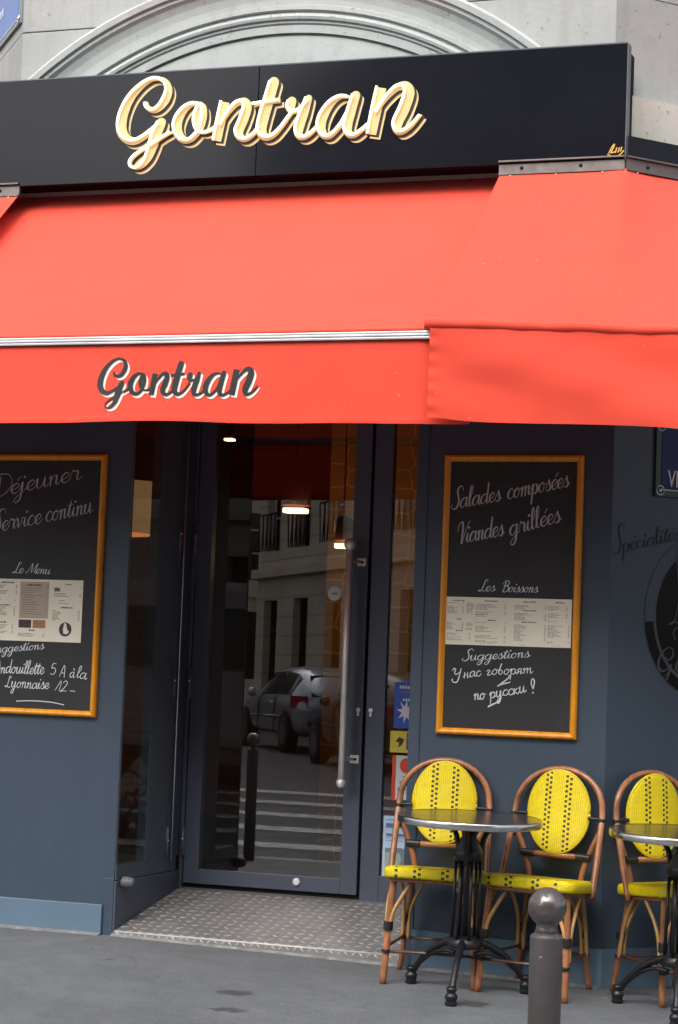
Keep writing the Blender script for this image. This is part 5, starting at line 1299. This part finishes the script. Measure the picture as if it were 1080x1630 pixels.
# ------------------------------------------------------------------ what the glass reflects: parked cars and the houses opposite
MT['car_s'] = surf('silver_car_paint', (0.42, 0.45, 0.50), 0.25, 0.6, var=0.03, coat=0.6); MT['car_d'] = surf('dark_car_paint', (0.012, 0.013, 0.015), 0.3, 0.0, var=0.03, coat=0.25)
MT['carglass'] = surf('car_glass', (0.012, 0.014, 0.016), 0.06, spec=0.8); MT['tyre'] = surf('tyre', (0.012, 0.012, 0.012), 0.8); MT['rimm'] = surf('wheel_rim', (0.16, 0.16, 0.165), 0.4, 0.6); MT['tail'] = surf('tail_light_red', (0.32, 0.012, 0.012), 0.2); MT['van'] = surf('van_white', (0.62, 0.63, 0.62), 0.4); MT['vang'] = surf('awning_teal', (0.04, 0.16, 0.15), 0.7)
def make_car(loc, dirv, mat, label, name='parked_car'):
    rz_ = math.atan2(dirv[1], dirv[0])
    t = thing(name, label, 'car', loc, rz_, 'cars parked across the street')
    # stations along x: (x, z_sill, half width, z_belt, w_belt, z_top, w_top)
    st = [(-2.02, 0.42, 0.66, 0.72, 0.70, 0.90, 0.62), (-1.95, 0.30, 0.78, 0.78, 0.82, 1.02, 0.66), (-1.70, 0.26, 0.84, 0.90, 0.86, 1.26, 0.60), (-1.35, 0.25, 0.86, 0.95, 0.87, 1.44, 0.58), (-0.6, 0.25, 0.87, 0.95, 0.88, 1.50, 0.60), (0.1, 0.25, 0.87, 0.93, 0.88, 1.47, 0.60), (0.55, 0.25, 0.87, 0.92, 0.87, 1.30, 0.63), (1.05, 0.25, 0.87, 0.90, 0.86, 0.99, 0.72), (1.7, 0.26, 0.84, 0.82, 0.82, 0.88, 0.66), (2.05, 0.30, 0.72, 0.66, 0.70, 0.74, 0.58), (2.14, 0.38, 0.60, 0.58, 0.60, 0.64, 0.50)]
    m = MB(); rings = []
    for x, zs, wz, zbt, wb, zt, wt in st:
        half = [(wz*0.85, zs), (wz, zs+0.10), (wz+0.015, (zs+zbt)/2+0.05), (wb, zbt), (wb-0.35*(wb-wt), zbt+0.35*(zt-zbt)), (wt, zt-0.02), (wt*0.6, zt+0.01)]
        ring = [(y, z) for y, z in half]+[(-y, z) for y, z in half[::-1]]
        rings.append([m.bm.verts.new((x, y, z)) for y, z in ring])
    n_ = len(rings[0])
    for i in range(len(rings)-1):
        for k in range(n_):
            f = m.bm.faces.new((rings[i][k], rings[i][(k+1) % n_], rings[i+1][(k+1) % n_], rings[i+1][k])); f.smooth = True
    m.bm.faces.new(rings[0]); m.bm.faces.new(rings[-1][::-1])
    b = m.build('body', mat, t); sb = b.modifiers.new('s', 'SUBSURF'); sb.levels = 1; sb.render_levels = 2
    def side_pt(x, f, s, off=0.012):
        for a, c in zip(st, st[1:]):
            if a[0] <= x <= c[0]:
                k = (x-a[0])/(c[0]-a[0]); v = [a[i]*(1-k)+c[i]*k for i in range(7)]; break
        zbt, wb, zt, wt = v[3:]
        return (x, s*(wb+(wt-wb)*f*0.95+off-0.03*f), zbt+(zt-zbt)*f)
    for s in (-1, 1):
        for xa, xb, fa, fb in ((-1.45, -0.68, 0.80, 0.82), (-0.60, 0.35, 0.82, 0.80)):
            m = MB(); m.grid(lambda u, v: side_pt(xa+(xb-xa)*u + (0.42*(0.12-v) if xa > -0.65 and u == 1 else 0), 0.10+0.72*v, s), 6, 4); m.build('window', 'carglass', t)
        m = MB(); m.sphere((0.62, s*0.96, 1.0), 0.085, 12); m.build('mirror', mat, t)
        m = MB(); m.grid(lambda u, v: (-2.00+0.42*u, s*(0.66+0.20*min(1, u*1.8)+0.012), 0.78+0.20*v), 6, 3); m.build('tail_light', 'tail', t)
        m = MB(); m.tube([(-0.95, s*0.893, 0.62), (0.95, s*0.893, 0.60)], 0.009, 6); m.build('side_moulding', 'alu' if mat == 'car_s' else 'black', t)
        m = MB()
        for xa_, za_, zb_ in ((-0.62, 0.34, 0.95), (0.42, 0.34, 0.92)): m.tube([(xa_, s*0.886, za_), (xa_, s*0.892, 0.65), (xa_-0.02, s*0.880, zb_)], 0.009, 5)
        m.build('door_gap', 'black', t)
        m = MB(); m.sphere((-0.42, s*0.893, 0.84), 0.03, 8); m.build('door_handle', 'alu', t)
        for xw in (-1.28, 1.32):
            m = MB(); m.lathe([(0.37, 0.0), (0.395, 0.012), (0.30, 0.03)], (xw, s*0.862, 0.335), 24, 'y', True, False)
            if s < 0:
                for v_ in m.bm.verts: v_.co.y = -1.724-v_.co.y
            m.build('wheel_arch', 'black', t)
            m = MB(); m.lathe([(0.20, -0.11), (0.30, -0.10), (0.315, -0.06), (0.315, 0.06), (0.30, 0.10), (0.20, 0.11)], (xw, s*0.80, 0.315), 24, 'y'); wl = m.build('wheel', 'tyre', t)
            m = MB(); m.lathe([(0.02, -0.105), (0.18, -0.102), (0.18, 0.102), (0.02, 0.105)], (xw, s*0.81, 0.315), 10, 'y', False); m.build('rim', 'rimm', wl)
    m = MB(); m.grid(lambda u, v: (-1.99+0.42*v+0.02, (u-0.5)*(1.20-0.16*v), 0.98+0.36*v), 6, 4); m.build('rear_window', 'carglass', t)
    m = MB(); m.grid(lambda u, v: (1.02-0.62*v+0.02, (u-0.5)*(1.34-0.2*v), 1.02+0.36*v), 6, 4); m.build('windscreen', 'carglass', t)
    m = MB(); m.box((-2.045, -0.26, 0.60), (-2.02, 0.26, 0.71)); m.build('number_plate', 'white', t)
    m = MB(); m.tube([(-1.99, -0.66, 0.50), (-2.05, -0.3, 0.50), (-2.05, 0.3, 0.50), (-1.99, 0.66, 0.50)], 0.03, 6); m.build('bumper_strip', 'black', t)
    return t
def refl(px, py, Y):
    q = at(px, py, 1.5-Y); return np.array([q[0], Y])
cdir = np.array([-0.60, -0.80]); side_n = np.array([0.80, -0.60])
rw = refl(452, 1195, -24.5)
cpos = rw + cdir*1.28 + side_n*0.85
make_car((cpos[0], cpos[1], road_z(*cpos)), cdir, 'car_s', 'silver hatchback reflected in the door glass')
rw2 = refl(503, 1205, -21.5)
cpos2 = rw2 - cdir*1.32 + side_n*0.85
make_car((cpos2[0], cpos2[1], road_z(*cpos2)), cdir, 'car_d', 'dark car reflected beside the pull handle of the door')
cpos3 = cpos + cdir*5.6 - side_n*3.2
make_car((cpos3[0], cpos3[1], road_z(*cpos3)), cdir, 'car_d', 'dark blue car reflected faintly behind the silver hatchback')
# stroller waiting on the crossing (shows in the side window of the doorway)
MT['strollerc'] = surf('pale_grey_cloth', (0.55, 0.53, 0.48), 0.8)
MT['strollerd'] = surf('black_cloth', (0.02, 0.02, 0.025), 0.7)
t = thing('stroller', 'black stroller with a pale seat reflected in the side window of the doorway', 'stroller', (4.36, -8.1, road_z(4.36, -8.1)+0.006), R(150))
m = MB()
for s in (-0.2, 0.2):
    m.tube([(s, -0.3, 0.10), (s, 0.05, 0.5), (s, 0.35, 0.95), (s, 0.42, 1.0)], 0.012, 8); m.tube([(s, 0.3, 0.10), (s, 0.05, 0.5), (s, -0.2, 0.62)], 0.012, 8)
m.tube([(-0.2, 0.42, 1.0), (0.2, 0.42, 1.0)], 0.014, 8); m.tube([(-0.2, -0.2, 0.62), (0.2, -0.2, 0.62)], 0.012, 8)
m.build('frame', 'strollerd', t)
for sx_, sy_ in ((-0.22, -0.3), (0.22, -0.3), (-0.22, 0.3), (0.22, 0.3)):
    m = MB(); m.lathe([(0.05, -0.02), (0.1, -0.02), (0.1, 0.02), (0.05, 0.02)], (sx_, sy_, 0.1), 18, 'x'); m.build('wheel', 'strollerd', t)
m = MB(); m.grid(lambda u, v: (-0.18+0.36*u, -0.2+0.16*v+0.34*max(0, v-0.4), 0.36+0.06*math.cos(u*6.28)+0.55*max(0, v-0.4)**1.1), 8, 12); m.build('seat', 'strollerc', t)
m = MB(); m.grid(lambda u, v: (-0.2+0.4*u, 0.1+0.3*math.cos(1.4*v+0.3), 0.72+0.26*math.sin(1.4*v+0.6)), 8, 8); m.build('canopy', 'strollerd', t)

def house(name, label, O, d, L, H, mat, floors, sx, depth=12, shop=True):
    """facade from O along d (viewed side on the left of d); window grid with real openings"""
    O = np.array(O, float); d = np.array(d, float)/np.linalg.norm(d); nn = np.array([-d[1], d[0]])
    t = thing(name, label, 'building', (O[0], O[1], -0.2)); off = Vector((O[0], O[1], -0.2))
    P = lambda s, z, o_=0.0: (O[0]+d[0]*s+nn[0]*o_, O[1]+d[1]*s+nn[1]*o_, z)
    xs = [0.0]; n = int(L/sx)
    for i in range(n): c = (i+0.5)*L/n; xs += [c-0.6, c+0.6]
    xs.append(L)
    zs = [-0.5]; wins = []
    if shop: zs += [0.15, 3.0]
    z = 4.2 if shop else 1.0
    k = 0
    while z+2.6 < H and k < floors: zs += [z, z+2.1]; z += 3.1; k += 1
    zs.append(H)
    m = MB()
    for i in range(len(xs)-1):
        for j in range(len(zs)-1):
            if i % 2 == 1 and j % 2 == 1: wins.append((xs[i], xs[i+1], zs[j], zs[j+1])); continue
            m.face([P(xs[i], zs[j]), P(xs[i+1], zs[j]), P(xs[i+1], zs[j+1]), P(xs[i], zs[j+1])])
    bk_ = -depth
    q = [P(0, -0.5), P(L, -0.5), P(L, -0.5, bk_), P(0, -0.5, bk_)]; hi = [(a, b, H) for a, b, c in q]
    for a, b in ((1, 2), (2, 3), (3, 0)): m.face([q[a], q[b], hi[b], hi[a]])
    m.face(hi)
    for zc in (3.55, H-0.6):
        m.face([P(0, zc, 0.18), P(L, zc, 0.18), P(L, zc+0.22, 0.18), P(0, zc+0.22, 0.18)]); m.face([P(0, zc, 0), P(L, zc, 0), P(L, zc, 0.18), P(0, zc, 0.18)]); m.face([P(0, zc+0.22, 0), P(0, zc+0.22, 0.18), P(L, zc+0.22, 0.18), P(L, zc+0.22, 0)])
    place(m.build('wall', mat, t, fix=False), off)
    for (a, b, c, e) in wins[:60]:
        m = MB()
        for p_, q_ in ((P(a, c), P(a, e)), (P(b, c), P(b, e)), (P(a, e), P(b, e)), (P(a, c), P(b, c))):
            m.face([p_, q_, (q_[0]-nn[0]*0.25, q_[1]-nn[1]*0.25, q_[2]), (p_[0]-nn[0]*0.25, p_[1]-nn[1]*0.25, p_[2])])
        fr = place(m.build('window', mat, t, fix=False), off)
        m = MB(); m.face([P(a, c, -0.25), P(b, c, -0.25), P(b, e, -0.25), P(a, e, -0.25)]); place(m.build('pane', 'carglass', fr, fix=False), off)
        m = MB(); mid = (a+b)/2
        for p_, q_ in ((P(mid, c, -0.2), P(mid, e, -0.2)), (P(a, c+0.4*(e-c), -0.2), P(b, c+0.4*(e-c), -0.2)), (P(a, c+0.75*(e-c), -0.2), P(b, c+0.75*(e-c), -0.2)), (P(a+0.05, c, -0.2), P(a+0.05, e, -0.2)), (P(b-0.05, c, -0.2), P(b-0.05, e, -0.2))): m.tube([p_, q_], 0.035, 4)
        place(m.build('glazing_bars', 'white' if c > 3.5 else 'iron', fr), off)
        if c > 3.5 and e-c < 2.3:
            m = MB(); m.tube([P(a-0.1, c+0.9, 0.15), P(b+0.1, c+0.9, 0.15)], 0.03, 6)
            for g in range(9):
                s_ = a-0.1+(b-a+0.2)*g/8; m.tube([P(s_, c, 0.15), P(s_+ (0.12 if g % 2 else -0.12), c+0.9, 0.15)], 0.018, 5)
            place(m.build('railing', 'iron', fr), off)
    return t
h0 = cpos2 + side_n*3.4 - cdir*5.0
house('opposite_house', 'warm stone house with shopfront reflected in the upper half of the door glass', h0+cdir*26, -cdir, 26, 15, 'stoneh', 3, 2.6)
house('opposite_house', 'grey house across the square facing the restaurant', (float(h0[0])+0.5, float(h0[1])-1.0), (1, 0), 30-float(h0[0]), 16, 'stonehp', 4, 2.8)
house('opposite_house', 'pale far house at the end of the reflected street', (-46, -46), (1, -0.25), 27, 15, 'stoney', 4, 2.8, shop=False)
t = thing('delivery_van', 'white van with a teal side reflected in the side window of the doorway', 'van', (6.2, -16.5, road_z(6.2, -16.5)), R(8))
m = MB(); m.box((-2.6, -1.0, 0.45), (2.4, 1.0, 2.65), 0.12); m.box((2.3, -0.95, 0.45), (3.3, 0.95, 1.5), 0.12); m.build('body', 'van', t)
m = MB(); m.box((-2.3, 1.002, 1.5), (2.1, 1.012, 2.3)); m.box((-2.62, -0.8, 1.3), (-2.605, 0.8, 2.3)); m.build('side_panel', 'vang', t)
for sx_, sy_ in ((-1.7, -0.9), (-1.7, 0.9), (2.4, -0.9), (2.4, 0.9)):
    m = MB(); m.lathe([(0.1, -0.1), (0.36, -0.1), (0.36, 0.1), (0.1, 0.1)], (sx_, sy_, 0.36), 20, 'y'); m.build('wheel', 'tyre', t)
